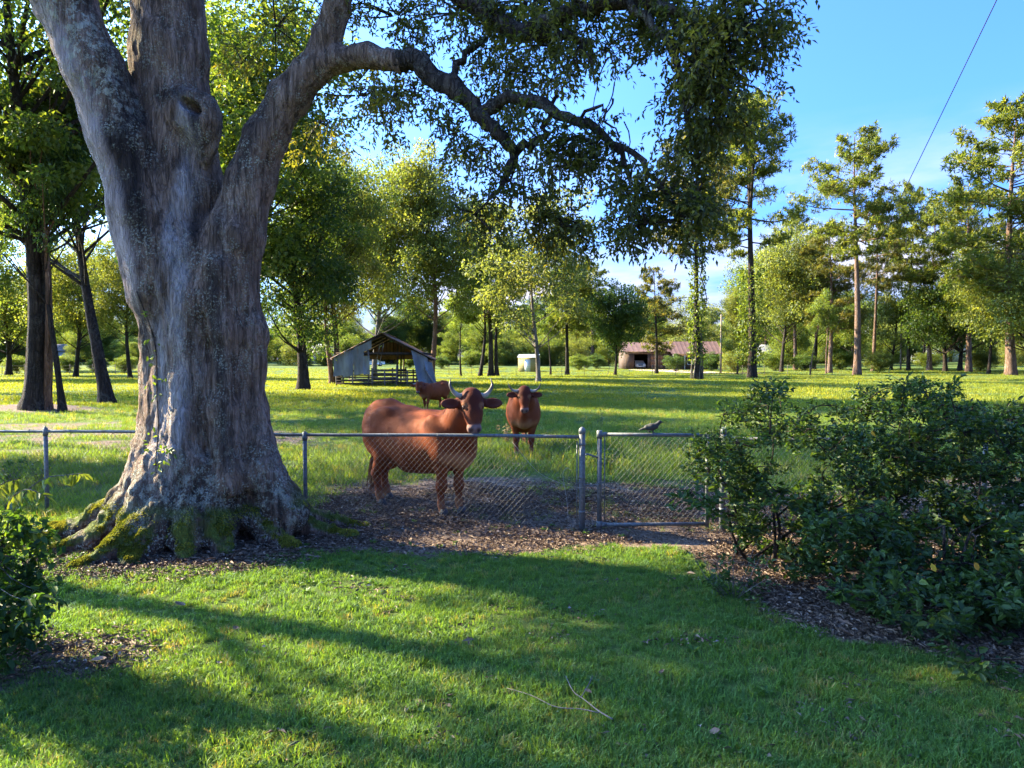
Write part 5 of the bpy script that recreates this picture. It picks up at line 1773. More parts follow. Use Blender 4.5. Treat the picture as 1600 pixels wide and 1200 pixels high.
# the far wood closing the view
wp = []
rs = np.random.default_rng(88)
for k, (key, lf, bk) in enumerate((('broad', LMID, BARK_DARK), ('tall', LD, BARK_DARK), ('spread', LG, BARK_DARK), ('pine_full', PN, BARK_PINE), ('low', LMID, BARK_DARK))):
    tm, cm = PROTO[key]
    me = tm.copy(); 
    # join trunk and crown into one mesh
    nv1, nv2 = len(tm.vertices), len(cm.vertices)
    v1 = np.empty(nv1 * 3, np.float32); tm.vertices.foreach_get('co', v1)
    v2 = np.empty(nv2 * 3, np.float32); cm.vertices.foreach_get('co', v2)
    r2 = np.empty(nv2, np.float32); cm.attributes['rnd'].data.foreach_get('value', r2)
    f1 = [list(p.vertices) for p in tm.polygons]
    q4 = np.array([f for f in f1 if len(f) == 4]); q3 = np.array([f for f in f1 if len(f) == 3])
    lt = np.empty(len(cm.loops), np.int32); cm.loops.foreach_get('vertex_index', lt)
    t3 = lt.reshape(-1, 3) + nv1
    Fs = [q4, q3, t3]; mi = np.concatenate([np.zeros(len(q4) + len(q3)), np.ones(len(t3))])
    me = make_mesh('far_tree', np.vstack([v1.reshape(-1, 3), v2.reshape(-1, 3)]), Fs, {'rnd': np.concatenate([np.full(nv1, .5), r2])}, False, [bk, lf], mi)
    wp.append(bpy.data.objects.new('far_tree', me))
pts, scl, rot, pk = [], [], [], []
for i in range(190):
    D = 165 + 110 * rs.random()
    x = (rs.random() * 2 - 1) * D * .86
    if 1405 < 800 + x / D * FPX < 1560 and D < 215: continue
    pts.append((x, D, float(gh(x, D)) - .2)); scl.append(.55 + .35 * rs.random()); rot.append((0, 0, rs.random() * 6.283)); pk.append(rs.integers(0, 4))
for i in range(240):
    D = 150 + 60 * rs.random()
    x = (rs.random() * 2 - 1) * D * .86
    if 1405 < 800 + x / D * FPX < 1560 and rs.random() < .6: continue
    if 960 < 800 + x / D * FPX < 1135: D += 25
    pts.append((x, D, float(gh(x, D)) - 2.2 - rs.random())); scl.append(.45 + .3 * rs.random()); rot.append((0, 0, rs.random() * 6.283)); pk.append(rs.choice([2, 0, 4, 4]))
scatter('far_woods', np.array(pts), np.array(rot), np.array(scl), wp, pk)

for px, D, H, lf, lab in [(1148, 108, 4.5, LG, 'bright bush at the foot of the vine-hung tree'), (1212, 120, 4.6, LMID, 'bush under the bright leafy tree right of the two-topped pine'), (1258, 118, 3.8, LD, 'dark bush left of the leaning thin trunk'), (1312, 124, 4.6, LMID, 'bush just left of the lone tall pine trunk'), (1452, 128, 4.2, LMID, 'bush between the dark-trunked pine and the spreading trees'), (1532, 112, 4.4, LG, 'sunlit bush left of the red earth mound'), (905, 122, 3.6, LMID, 'low bush between the blue-green pine and the round tree'), (932, 132, 3.6, LD, 'dark bush behind the round tree at its left'), (735, 140, 4.4, LMID, 'pale bush far behind the close trio of trunks'), (640, 132, 4.0, LMID, 'bush seen just right of the barn roof foot')]:
    tpx('round', 'bush', lab, px, 0, H, lf, BARK_DARK, D=D, w=1.35, cat='bush', z=float(gh((px - 800) / FPX * D, D)) - H * .24)

# low bushes along the far side of the pasture
for px, D, H, lf, lab in [(1375, 104, 4.2, LG, 'rounded yellow-bronze bush at the foot of the second pine'), (1112, 118, 4.0, LD, 'dark green bush beside the red-roofed house'), (1056, 116, 3.6, LD, 'dark bush under the house eave, left of the vine-wrapped trunk'),
                      (25, 104, 3.4, LMID, 'low hazy bush behind the pasture at the left edge'), (105, 106, 3.6, LMID, 'low bush behind the pasture between the left trunks'), (150, 108, 3.0, LD, 'dark low bush behind the leaning curved trunk'), (195, 106, 3.4, LMID, 'low bush beside the left outline of the big trunk'), (690, 128, 3.2, LD, 'dark hedge bush far right of the barn')]:
    tpx('round', 'bush', lab, px, 0, H, lf, BARK_DARK, D=D, w=1.25, cat='bush', z=float(gh((px - 800) / FPX * D, D)) - H * .22)
# ================================================================ barn, house, shed, poles, far fence, small things
def simple(name, col, rough=.8, spec=.25, metal=0.0, var=.35, sc=3.0, streak=False):
    m = M(name)
    oc = m.objc((1, 1, .15) if streak else (1, 1, 1))
    n = m.noise(sc, 5, .65, oc)
    c = m.mix(m.rng(n, .3, .7), tuple(q * (1 - var) for q in col), tuple(min(1, q * (1 + var)) for q in col))
    m.pbr(c, rough, spec, metal, m.bump(n, .2, .02))
    return m.m


m_ = M('weathered_tin')
n1 = m_.noise(2.0, 5, .6, m_.objc((1, 1, .3))); n2 = m_.noise(7, 5, .7, m_.objc((1, 1, .2)))
c_ = m_.mix(m_.rng(n1, .35, .65), (.12, .125, .13), (.24, .245, .25))
c_ = m_.mix(m_.rng(n2, .56, .68, 0, .75), c_, (.20, .115, .075))
m_.pbr(c_, .55, .4, .25); TIN = m_.m
m_ = M('rusty_tin')
n1 = m_.noise(1.6, 5, .6, m_.objc()); n2 = m_.noise(9, 5, .7, m_.objc())
c_ = m_.mix(m_.rng(n1, .35, .65), (.20, .095, .06), (.36, .22, .16)); c_ = m_.mix(m_.rng(n2, .55, .7, 0, .7), c_, (.40, .36, .34))
m_.pbr(c_, .7, .3, .15); RUST = m_.m
WOODG = simple('grey_weathered_wood', (.15, .12, .10), .85, .15, 0, .5, 8, True)
WOODD = simple('dark_old_wood', (.06, .045, .036), .9, .1, 0, .5, 6, True)
WOODP = simple('pole_wood', (.26, .20, .15), .85, .15, 0, .35, 8, True)


def sheet(name, a, b, c, mat, parent, ridges=7, depth=.022, bend=0.0, rnd=None):
    """corrugated sheet: corner a, edge a->b across the ridges, edge a->c along them"""
    a, b, c = (np.array(q, float) for q in (a, b, c))
    u, v = b - a, c - a
    nrm = np.cross(u, v); nrm /= np.linalg.norm(nrm)
    nu, nv = ridges * 2 + 1, 4
    V = []
    for j in range(nv):
        for i in range(nu):
            s, t = i / (nu - 1), j / (nv - 1)
            V.append(a + u * s + v * t + nrm * (depth * (.5 if i % 2 else -.5) + bend * math.sin(t * math.pi) * math.sin(s * math.pi + .4)))
    V = np.array(V)
    F_ = [[j * nu + i, j * nu + i + 1, (j + 1) * nu + i + 1, (j + 1) * nu + i] for j in range(nv - 1) for i in range(nu - 1)]
    th = V + nrm * .004
    F2 = [[q + len(V) for q in f[::-1]] for f in F_]
    return link(name, make_mesh(name, np.vstack([V, th]), [np.array(F_ + F2)], None, False, [mat]), parent)


bp = onground(597, 603)
bz = float(gh(bp.x, bp.y))
barn = thing('barn', 'open-fronted old pole barn with rusty tin roof and torn grey tin walls', 'barn', (bp.x, bp.y, bz), R(4))
HW, DEP, EAV, RDG = 3.55, 9.5, 2.15, 3.95
roofz = lambda x: EAV + (RDG - EAV) * (1 - abs(x) / HW)
rs = np.random.default_rng(909)
for y in (0.1, 3.2, 6.3, DEP):
    for x in ((-3.4, -1.0, 1.1, 3.35) if y < 1 else (-3.4, 3.35, 0.9)):
        if y < 1 and x == 1.1: continue
        g = Geo(); g.tube([(x, y, -.3), (x + rs.normal() * .02, y, 1.2), (x + rs.normal() * .03, y, roofz(x) - .06)], .075, 7, knob=.15); g.obj('post', WOODG, barn)
for y in (.15, 3.2, 6.3, DEP - .05):
    for q in (-1, 1):
        g = Geo(); g.beam((q * (HW + .2), y, roofz(HW + .2) - .10), (0, y, RDG - .09), .05, .14); g.obj('rafter', WOODD, barn)
    g = Geo(); g.beam((-HW + .1, y, EAV + .30), (HW - .1, y, EAV + .30), .05, .16); g.obj('tie_beam', WOODD, barn)
    g = Geo(); g.beam((0, y, EAV + .38), (0, y, RDG - .1), .05, .1); g.obj('king_post', WOODD, barn)
for x in np.linspace(-3.4, 3.4, 7):
    g = Geo(); g.beam((x, -.2, roofz(x) - .05), (x, DEP + .2, roofz(x) - .05), .09, .04); g.obj('purlin', WOODD, barn)
for q in (-1, 1):
    for k in range(11):
        y0 = -.35 + k * .93
        dz = rs.normal() * .012
        e = HW + .28 + rs.normal() * .05
        sheet('roof_sheet', (q * .02, y0, RDG + .02 + dz), (q * .02, y0 + .97, RDG + .02 - dz), (q * e, y0 + rs.normal() * .01, roofz(e) + .02 + dz), RUST, barn, 5, .03)
g = Geo(); g.beam((0, -.38, RDG + .05), (0, DEP + .5, RDG + .05), .3, .03); g.obj('ridge_cap', RUST, barn)
# torn tin on the left of the front and down the left side
for k, (x0, x1, zb0) in enumerate([(-3.55, -2.75, .72), (-2.80, -2.05, .66), (-2.1, -1.35, .80), (-1.42, -.92, .86)]):
    za = roofz((x0 + x1) / 2) - .08
    if k < 3:
        sheet('wall_sheet', (x0, -.02 - .015 * k, za), (x1, -.03 - .015 * k, za + .12), (x0 + rs.normal() * .06, -.06 - .1 * rs.random(), zb0), TIN, barn, 5, .03, .10 * rs.normal())
    else:
        sheet('wall_sheet', (x0, -.07, 2.25), (x1, -.07, 2.28), (x0 + .05, -.16, zb0), TIN, barn, 4, .03, .08)
sheet('wall_sheet', (-2.0, -.09, roofz(-2) - .06), (-.75, -.09, roofz(-.75) - .1), (-2.0, -.09, 2.25), TIN, barn, 6, .03)
for k in range(8):
    y0 = .1 + k * 1.15
    sheet('wall_sheet', (-3.5, y0, EAV - .05), (-3.5, y0 + 1.2, EAV - .02), (-3.5 + rs.normal() * .04, y0, .6 + .2 * rs.random()), TIN, barn, 5, .03)
    if k > 1:
        sheet('wall_sheet', (3.46, y0 + 1.2, EAV - .05), (3.46, y0, EAV - .02), (3.46, y0 + 1.2, 1.25), RUST, barn, 5, .03)
# right-hand tin hanging loose at a slant
sheet('hanging_sheet', (2.18, -.1, 2.72), (3.4, -.1, 2.16), (2.78, -.55, .18), TIN, barn, 6, .03, .12)
sheet('hanging_sheet', (3.15, -.2, 1.9), (3.75, -.15, 1.75), (3.55, -.75, .25), TIN, barn, 4, .03, .1)
g = Geo(); g.beam((3.2, -.3, 1.35), (4.0, -1.0, .15), .16, .03); g.obj('fallen_board', WOODP, barn)
# back gable closed above, open below
for k in range(8):
    x0 = -3.5 + k * .88
    zt0, zt1 = roofz(x0) - .1, roofz(x0 + .88) - .1
    sheet('gable_sheet', (x0 + .88, DEP, min(zt0, zt1) + .1), (x0, DEP, min(zt0, zt1) + .1), (x0 + .88, DEP, 2.0), RUST, barn, 5, .03)
# loose pale poles leaning inside
for xa, xb in ((-.55, -.15), (-.25, .1)):
    g = Geo(); g.tube([(xa, .5, 1.6), (xb, .35, 3.2)], .035, 6); g.obj('leaning_pole', WOODP, barn)
# corral rails
for xa, xb, y, zs in ((-3.4, -.75, .02, (.18, .42, .66)), (-.75, 1.1, -.02, (.3, .62, .95, 1.22)), (1.1, 3.3, .0, (.25, .5, .75, 1.0)), (-3.3, 3.3, 5.2, (.35, .7, 1.05)), (-1.0, 1.6, 2.4, (.4, .8, 1.15))):
    for z in zs:
        g = Geo(); g.beam((xa, y + rs.normal() * .02, z + rs.normal() * .03), (xb, y + rs.normal() * .02, z + rs.normal() * .04), .035, .12); g.obj('rail', WOODG if rs.random() < .5 else WOODD, barn)
for x, y, h in ((-.75, 0, 1.35), (.2, -.05, 1.2), (1.1, 0, 1.55), (1.9, 0, 1.15), (2.6, 0, 1.2), (-2.2, .05, .9), (1.6, 2.4, 1.4), (-1, 2.4, 1.3), (.3, 5.2, 1.3), (2, 5.2, 1.2)):
    g = Geo(); g.tube([(x, y, -.25), (x, y, h)], .06, 6, knob=.15); g.obj('rail_post', WOODG, barn)

# ---- house with a garage
BRICK = simple('brown_board_wall', (.10, .065, .045), .85, .2, 0, .3, 2)
PINKR = simple('faded_red_roof_metal', (.16, .09, .072), .8, .2, .05, .25, .8)
DARKIN = simple('dark_garage_inside', (.05, .042, .036), .9, .1)
TRIM = simple('white_trim_paint', (.70, .68, .62), .6, .3, 0, .1)
DOORW = simple('brown_garage_door', (.24, .13, .07), .7, .25, 0, .2, 4)
GLASS = simple('window_glass', (.03, .04, .05), .08, .6, 0, .1)
hD = 128.0
def hx(px): return (px - 800) / FPX * hD
hx0 = hx(985)
hzg = float(gh(hx(1050), hD))
house = thing('house', 'brown house with an open garage bay and a faded red metal roof behind the pines', 'house', (hx0, hD, hzg), R(0))
X_ = lambda px: hx(px) - hx0
g = Geo()
for a, b in ((X_(977), X_(991)), (X_(1012), X_(1016.5)), (X_(1036.5), X_(1046)), ):
    g.box(((a + b) / 2, .1, 1.35), (b - a, .2, 2.7))
g.box(((X_(977) + X_(1046)) / 2, .1, 2.95), (X_(1046) - X_(977), .22, .5))
g.box(((X_(977) + X_(1046)) / 2, 7.9, 1.6), (X_(1046) - X_(977), .2, 3.2))
for x in (X_(977) + .1, X_(1046) - .1): g.box((x, 4, 1.6), (.2, 7.6, 3.2))
g.obj('garage_wall', BRICK, house, False)
g = Geo(); g.box(((X_(977) + X_(1046)) / 2, 4, .02), (X_(1046) - X_(977) - .5, 7.5, .04)); g.obj('garage_floor', DARKIN, house, False)
g = Geo(); g.box(((X_(1046) + X_(1122)) / 2, 3.2, 1.45), (X_(1122) - X_(1046), 6.0, 2.9)); g.obj('wall', BRICK, house, False)
dr = Geo().box(((X_(1016.5) + X_(1036.5)) / 2, .12, 1.3), (X_(1036.5) - X_(1016.5), .06, 2.6)).obj('garage_door', DOORW, house, False)
for k in range(4):
    for j in range(3):
        w_ = (X_(1036.5) - X_(1016.5)) / 4
        Geo().box((X_(1016.5) + w_ * (k + .5), .07, .45 + j * .85), (w_ * .8, .03, .65)).obj('panel', DOORW, dr, False)
for px in (1050, 1068, 1090, 1106, 1120):
    Geo().tube([(X_(px), -.9, 0), (X_(px), -.9, 2.6)], .08, 6).obj('porch_post', TRIM, house)
for px in (1060, 1080, 1100):
    wf = Geo()
    c = (X_(px), .16, 1.5)
    for dx in (-.6, .6): wf.box((c[0] + dx, c[1], c[2]), (.09, .08, 1.3))
    for dz in (-.65, .65): wf.box((c[0], c[1], c[2] + dz), (1.11, .08, .09))
    f_ = wf.obj('window', TRIM, house, False)
    Geo().box((c[0], c[1] + .01, c[2]), (1.1, .03, 1.2)).obj('pane', GLASS, f_, False)
Geo().box((X_(1113), .15, 1.05), (.95, .07, 2.1)).obj('door', DOORW, house, False)
# roofs: standing-seam panels laid side by side
def gable(xa, xb, ya, yb, ze, zr, np_):
    ym = (ya + yb) / 2
    for k in range(np_):
        x0 = xa + (xb - xa) * k / np_; x1 = xa + (xb - xa) * (k + 1) / np_
        for y in (ya, yb):
            sheet('roof_panel', (x0, ym, zr), (x1 + .02, ym, zr), (x0, y, ze), PINKR, house, 1, .05)
gable(X_(973), X_(1050), -.5, 8.5, 3.15, 4.9, 10)
gable(X_(1046), X_(1126), -1.3, 6.8, 2.75, 5.0, 12)
for xx, y1, ze, zr in ((X_(1122) - .1, 6.2, 2.9, 4.85), (X_(978), 8.0, 3.2, 4.8)):
    g = Geo()
    ya = .2 if xx > 10 else 0
    g.add(np.array([[xx, ya, ze], [xx, y1, ze], [xx, (ya + y1) / 2, zr], [xx + .12, ya, ze], [xx + .12, y1, ze], [xx + .12, (ya + y1) / 2, zr]]), [[0, 1, 2], [5, 4, 3]], [[0, 3, 4, 1], [1, 4, 5, 2], [2, 5, 3, 0]])
    g.obj('gable', BRICK, house, False)

# driveway
rs = np.random.default_rng(3)
dv = []
nn_ = 24
for i in range(nn_):
    t = i / (nn_ - 1)
    y = hD - .6 - t * 24; cx_ = hx0 + X_(1015) + t * t * 9
    for q in (-1, 1):
        x = cx_ + q * (4.2 - t * .8) + rs.normal() * .1
        dv.append((x, y, float(gh(x, y)) + .03))
drv = link('driveway', make_mesh('driveway', np.array(dv), [np.array([[2 * i, 2 * i + 1, 2 * i + 3, 2 * i + 2] for i in range(nn_ - 1)])], None, True, [simple('pinkish_gravel', (.42, .31, .26), .9, .1, 0, .2, 2)]))
drv['kind'] = 'structure'


def car(name, label, loc, rz, paint, L=4.6, pickup=False, cat='car', group=None):
    r = thing(name, label, cat, loc, rz, group)
    W_ = 1.8
    prof = [(-L / 2, .35), (-L / 2, .85), (-L / 2 + .9, .98), (-L / 2 + 1.45, 1.5), (.55, 1.52) if not pickup else (.25, 1.55), (1.25, 1.0) if not pickup else (.55, 1.05), (L / 2, .95), (L / 2, .38)]
    g = Geo(); n = len(prof)
    V_ = []
    for q, ins in ((-1, 0), (1, 0)):
        for x, z in prof:
            V_.append((x, q * W_ / 2 * (.82 if z > 1.2 else 1), z))
    F4 = [[i, (i + 1) % n, n + (i + 1) % n, n + i] for i in range(n)]
    F3 = [[0, i, i + 1] for i in range(1, n - 1)] + [[n, n + i + 1, n + i] for i in range(1, n - 1)]
    g.add(V_, F3, F4); b = g.obj('body', paint, r, False)
    for x in (-L / 2 + .85, L / 2 - .9):
        for q in (-1, 1):
            g = Geo(); g.tube([(x, q * .78, .34), (x, q * .94, .34)], .34, 14); wh = g.obj('wheel', simple('tyre', (.03, .03, .03)), r)
            g = Geo(); g.tube([(x, q * .93, .34), (x, q * .955, .34)], .2, 10); g.obj('rim', TRIM, wh)
    g = Geo(); x0, z0, x1, z1 = -L / 2 + .97, 1.03, -L / 2 + 1.42, 1.45
    g.add([(x0 - .01, -.72, z0), (x0 - .01, .72, z0), (x1 - .01, .64, z1), (x1 - .01, -.64, z1)], None, [[0, 3, 2, 1]]); g.obj('windscreen', GLASS, r, False)
    for q in (-1, 1):
        g = Geo(); g.add([(-L / 2 + 1.15, q * .86, 1.05), (.2, q * .86, 1.05), (.1, q * .755, 1.46), (-L / 2 + 1.5, q * .755, 1.46)], None, [[0, 1, 2, 3]]); g.obj('side_window', GLASS, r, False)
        g = Geo(); g.box((-L / 2 - .01, q * .65, .78), (.04, .32, .16)); g.obj('headlight', TRIM, r, False)
    g = Geo(); g.box((-L / 2 - .02, 0, .72), (.03, .8, .2)); g.obj('grille', GLASS, r, False)
    g = Geo(); g.box((-L / 2 - .05, 0, .45), (.12, 1.75, .18)); g.obj('bumper', TRIM, r, False)
    return r


SHEDR = simple('shed_roof_white', (.34, .34, .32), .7, .3, 0, .1)
WHITEP = simple('white_car_paint', (.72, .72, .70), .3, .5, 0, .04)
car('pickup_truck', 'pale pickup truck parked nose out inside the open garage bay', (hx0 + X_(1002), hD + 3.2, hzg + .04), R(90), simple('cream_paint', (.66, .63, .55), .3, .5, 0, .04), 5.0, True, 'pickup')
p = at(583, 566, 150); car('parked_car', 'white car far off, seen through the open barn', (p.x, 150, float(gh(p.x, 150))), R(20), WHITEP, cat='car')
p = at(1446, 566, 160); car('parked_car', 'white car far off right of the pole with crossarms', (p.x, 160, float(gh(p.x, 160))), R(8), WHITEP, cat='car')

# ---- yellow shed
sp = onground(823, 579)
shed = thing('shed', 'small pale yellow shed with a white roof far behind the grey-trunked pale tree', 'shed', (sp.x, 112, float(gh(sp.x, 112))), R(-14))
YEL = simple('pale_yellow_siding', (.34, .27, .11), .75, .25, 0, .08, 2)
Geo().box((0, 1.2, 1.1), (3.0, 2.4, 2.2)).obj('wall', YEL, shed, False)
Geo().box((0, -.015, 1.0), (.9, .04, 1.9)).obj('door', TRIM, shed, False)
for k in range(4):
    sheet('roof_panel', (-1.65 + k * .83, 1.2, 2.72), (-1.65 + k * .83 + .85, 1.2, 2.72), (-1.65 + k * .83, -.2, 2.22), SHEDR, shed, 1, .03)
    sheet('roof_panel', (-1.65 + k * .83 + .85, 1.2, 2.72), (-1.65 + k * .83, 1.2, 2.72), (-1.65 + k * .83 + .85, 2.6, 2.22), SHEDR, shed, 1, .03)
for x in (-1.5, 1.5):
    Geo().add(np.array([[x, 0, 2.2], [x, 2.4, 2.2], [x, 1.2, 2.68], [x * .97, 0, 2.2], [x * .97, 2.4, 2.2], [x * .97, 1.2, 2.68]]), [[0, 1, 2], [5, 4, 3]], [[0, 3, 4, 1], [1, 4, 5, 2], [2, 5, 3, 0]]).obj('gable', YEL, shed, False)

# ---- far white houses
for px, D, W_, lab in ((505, 165, 9, 'pale bluish far house left of the barn'), (1475, 190, 14, 'long white far house between the dark spreading trees'), (1200, 185, 12, 'far white house behind the two-topped pine'), (60, 170, 12, 'pale far house between the two left trunks')):
    p = at(px, 566, D); z = float(gh(p.x, D))
    hs = thing('house', lab, 'house', (p.x, D, z))
    Geo().box((0, 2.5, 1.5), (W_, 5, 3.0)).obj('wall', simple('white_siding', (.62, .66, .70), .7, .3, 0, .06), hs, False)
    Geo().add(np.array([[-W_ / 2 - .4, -.5, 2.95], [W_ / 2 + .4, -.5, 2.95], [W_ / 2 + .4, 2.5, 4.6], [-W_ / 2 - .4, 2.5, 4.6], [-W_ / 2 - .4, 5.5, 2.95], [W_ / 2 + .4, 5.5, 2.95]]), [[0, 3, 4], [1, 5, 2]], [[0, 1, 2, 3], [3, 2, 5, 4]]).obj('roof', simple('grey_shingles', (.25, .24, .24), .85, .2), hs, False)
    for k in np.linspace(-W_ * .36, W_ * .36, 4):
        f_ = Geo().box((k, -.02, 1.6), (1.0, .06, 1.2)).obj('window', TRIM, hs, False)
        Geo().box((k, -.055, 1.6), (.84, .03, 1.04)).obj('pane', GLASS, f_, False)
    Geo().box((W_ * .12, -.03, 1.05), (.9, .06, 2.1)).obj('door', DOORW, hs, False)

# ---- poles
def upole(label, px, D, topy, arms=()):
    d = ray(px, topy); x = d.x * D; z = float(gh(x, D)); H = CAMZ + d.z * D - z
    o = thing('utility_pole', label, 'pole', (x, D, z))
    Geo().tube([(0, 0, -.4), (0, 0, H * .5), (0, 0, H)], [.15, .13, .10], 8).obj('shaft', WOODP, o)
    for za in arms:
        a = Geo().beam((-1.2, 0, H - za), (1.2, 0, H - za), .1, .12).obj('crossarm', WOODP, o, False)
        for xx in (-1.1, -.45, .45, 1.1):
            Geo().tube([(xx, 0, H - za + .06), (xx, 0, H - za + .24)], .045, 6).obj('insulator', TRIM, a)
upole('plain wooden pole right of the red-roofed house', 1127, 104, 491)
upole('tall thin pole with crossarms between the second pine and the dark pine', 1409, 124, 474, (.5, 6.2))

# ---- wire fence across the far pasture
TPOST = simple('rusty_steel_post', (.10, .075, .06), .8, .2)
wfy = 93.0
wf = thing('wire_fence', 'thin wire fence on steel posts crossing the far pasture from the barn to the pines', 'fence', (0, wfy, 0))
xs = np.arange(-11, 46, 2.9)
rs = np.random.default_rng(31)
for i, x in enumerate(xs):
    z = float(gh(x, wfy)); t = rs.normal() * .05 + (.35 if i in (8, 11) else 0)
    Geo().beam((x, 0, z - .3), (x + t, 0, z + 1.35), .045, .05).obj('post', TPOST if i % 4 else WOODG, wf, False)
for hgt_ in (.3, .6, .9, 1.2):
    Geo().tube([(x, .03, float(gh(x, wfy)) + hgt_ - (.03 if i % 2 else 0)) for i, x in enumerate(np.arange(-11, 45.6, 1.45))], .009, 3, False).obj('wire', TPOST, wf)
wl = thing('wire_fence', 'thin wire fence on posts along the far side of the pasture at left', 'fence', (0, 99, 0))
for x in np.arange(-76, -40, 3.1):
    z = float(gh(x, 99)); Geo().beam((x, 0, z - .3), (x, 0, z + 1.4), .06, .06).obj('post', WOODG, wl, False)
for hgt_ in (.35, .75, 1.15):
    Geo().tube([(x, .04, float(gh(x, 99)) + hgt_) for x in np.arange(-76, -40, 3.1)], .012, 3, False).obj('wire', TPOST, wl)

# ---- red earth mound at the right edge
mp_ = onground(1562, 582)
g = Geo(); a_ = np.linspace(0, 6.283, 20, endpoint=False); V_ = [(0, 0, .85)]; F3 = []; F4 = []
rr_ = [.3, .6, .85, 1.0]
for k, q in enumerate(rr_):
    for t in a_:
        n_ = .75 + .5 * float(vnoise(np.array([math.cos(t) * 1.5 + 3, math.sin(t) * 1.5, k * .6]), 9))
        V_.append((4.6 * q * n_ * math.cos(t), 1.8 * q * n_ * math.sin(t), .85 * (1 - q ** 1.6) - .05 * (k == 3) + .12 * (n_ - 1) * (k < 3)))
for i in range(20): F3.append([0, 1 + i, 1 + (i + 1) % 20])
for k in range(3):
    for i in range(20): F4.append([1 + k * 20 + i, 1 + (k + 1) * 20 + i, 1 + (k + 1) * 20 + (i + 1) % 20, 1 + k * 20 + (i + 1) % 20])
g.add(V_, F3, F4)
mo_ = g.obj('dirt_mound', simple('red_earth', (.38, .17, .10), .95, .1, 0, .25, 2)); mo_.location = (mp_.x, 88, float(gh(mp_.x, 88)))
tag(mo_, 'low mound of red earth at the right edge under the sunlit tree', 'dirt mound')

# ---- small things on the lawn
STICK = simple('pale_dead_twig', (.17, .14, .12), .8, .2, 0, .25, 20)
DEADLEAF = [simple('dead_leaf_%s' % k, c, .7, .25, 0, .3, 30) for k, c in (('brown', (.17, .10, .065)), ('tan', (.33, .23, .16)), ('dark', (.08, .05, .035)))]
tw_ = thing('fallen_twig', 'pale forked dead twig lying on the shaded lawn', 'twig', tuple(onground(900, 1110)))
O_ = np.array(tw_.location)
def gp(px, py, up=.035): v = onground(px, py); return np.array([v.x, v.y, v.z + up]) - O_
Geo().tube(catmull([gp(884, 1066), gp(896, 1090), gp(912, 1103), gp(935, 1122), gp(957, 1135)], 14), np.linspace(.0025, .0045, 14), 5, knob=.3).obj('branch', STICK, tw_)
Geo().tube(catmull([gp(792, 1086), gp(830, 1098), gp(868, 1114), gp(905, 1120), gp(936, 1124)], 14), np.linspace(.002, .004, 14), 5, knob=.3).obj('branch', STICK, tw_)
Geo().tube(catmull([gp(908, 1100), gp(920, 1092, .08), gp(926, 1082, .1)], 6), np.linspace(.003, .0015, 6), 4).obj('branch', STICK, tw_)


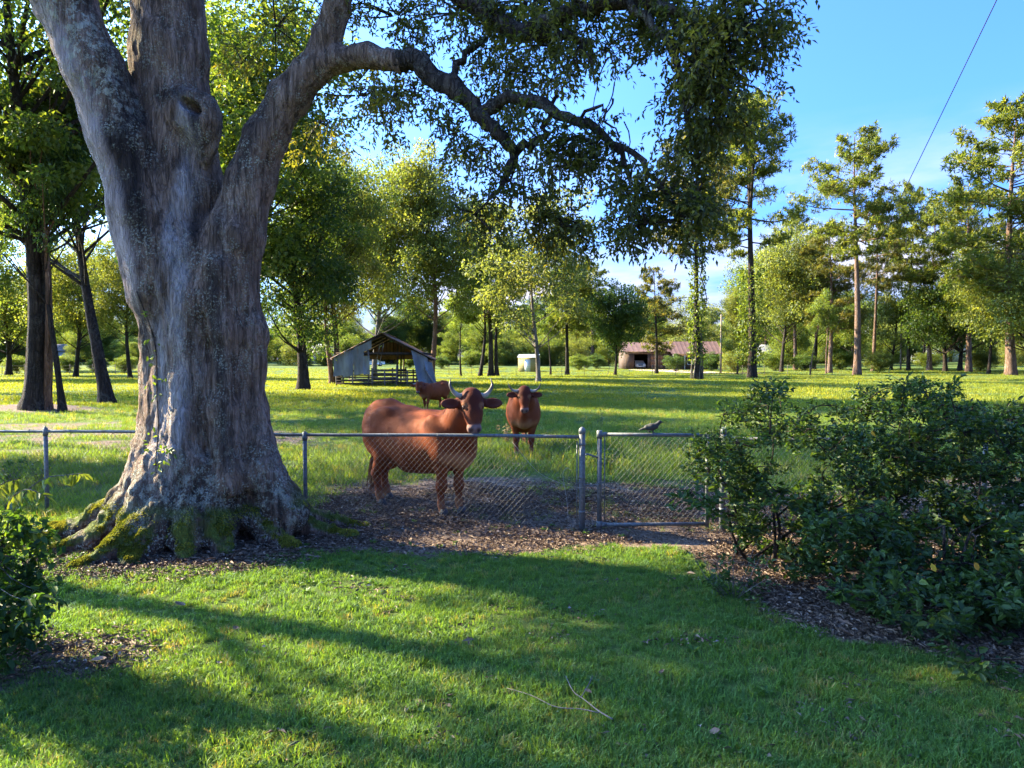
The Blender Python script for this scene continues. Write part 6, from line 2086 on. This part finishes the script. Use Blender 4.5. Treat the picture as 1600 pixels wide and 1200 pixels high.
def dead_leaf(label, px, py, L, W_, c, curl=.35, up=.035):
    p = onground(px, py)
    n = 9
    V_ = []; F4 = []
    for i in range(n):
        s = i / (n - 1)
        w_ = W_ * math.sin(math.pi * min(1, s * .96 + .03)) ** .8 * .5
        z = curl * L * (s - .5) ** 2
        for q in (-1, 0, 1):
            V_.append(((s - .5) * L, q * w_ * (1 + .1 * math.sin(s * 17)), z + (abs(q) * w_ * .55)))
    for i in range(n - 1):
        for q in (0, 1):
            F4.append([i * 3 + q, i * 3 + q + 1, i * 3 + 4 + q, i * 3 + 3 + q])
    o = link('fallen_leaf', make_mesh('fallen_leaf', V_, [np.array(F4)], None, True, [DEADLEAF[c]]), None, (p.x, p.y, p.z + up), (RS.normal() * .3, RS.normal() * .3, RS.random() * 6))
    tag(o, label, 'leaf', 'fallen leaves')
for lab, px, py, L, W_, c in (
    ('broad grey-brown dead leaf on the litter under the big shrub', 1322, 998, .13, .06, 0), ('long curled brown leaf behind the broad grey-brown one under the shrub', 1318, 982, .17, .05, 0),
    ('dark curled leaf lying in the trunk shadow on the lawn left of centre', 282, 953, .15, .05, 2), ('small brown leaf on the lit grass below the mossy roots', 368, 990, .06, .04, 0),
    ('pale leaf on the lit lawn below the trunk shadow', 342, 1047, .06, .035, 1), ('brown leaf on the shaded lawn near the twig tip', 918, 1090, .05, .035, 0),
    ('reddish leaf at the lower right of the lawn', 1117, 1155, .06, .04, 0), ('brown leaf lying on the lawn left of the forked twig', 705, 1098, .05, .03, 0),
    ('small dead leaf in the dark grass right of centre', 1034, 1060, .06, .035, 2), ('tan dead leaf on the litter at the left edge below the shrub', 155, 1040, .09, .05, 1)):
    dead_leaf(lab, px, py, L, W_, c)

# ---- weeds along the fence
WEED = leaf_mat('weed_leaves', [(0, (.03, .07, .014)), (1, (.12, .18, .03))], (1.7, 1.6, .5), .45)
DRYG = leaf_mat('dry_straw', [(0, (.28, .20, .08)), (1, (.50, .38, .17))], (1.2, 1.1, .7), .4)
def weed(label, px, py, h, w_, n, ls, mat, nm='weed'):
    p = onground(px, py)
    o = thing(nm, label, 'weed', tuple(p))
    st_, P, D = Geo(), [], []
    for k in range(max(3, n // 14)):
        t = np.array([RS.normal() * w_ * .5, RS.normal() * w_ * .5, h * (.55 + .5 * RS.random())])
        c = catmull([np.array([RS.normal() * .02, RS.normal() * .02, -.02]), t * .5 + RS.normal(size=3) * .02, t], 6)
        Geo().tube(c, np.linspace(.005, .002, 6), 4).obj('stem', WOODG, o)
        for q in range(14):
            i = RS.integers(1, 6); P.append(c[i]); D.append(RS.normal(size=3) + np.array([0, 0, .2]))
    P = np.array(P); D = np.array(D)
    V_, _, F_ = leaves_geo(P, D, ls * (.6 + .7 * RS.random(len(P))), ls * .45, RS, .2, 6)
    f = link('leaves', make_mesh('leaves', V_, [F_], {'rnd': np.repeat(RS.random(len(P)), 6)}, False, [mat]), o); f['kind'] = 'stuff'
weed('leafy green weed growing just beyond the gate stile', 945, 735, .42, .20, 190, .06, WEED)
weed('tall thin dark weed standing alone in the pasture right of the facing cow', 940, 668, .62, .05, 40, .06, WEED)
weed('straw-coloured dry weed tuft behind the big cow\'s muzzle', 790, 694, .42, .30, 170, .09, DRYG)
weed('bright leafy weed patch beyond the fence at the far left', 20, 765, .45, .35, 240, .07, WEED)
weed('leafy weed beside the line post at the left', 62, 755, .40, .2, 140, .06, WEED)
weed('small green weed at the foot of the rightmost mossy root', 470, 800, .14, .10, 80, .045, WEED)
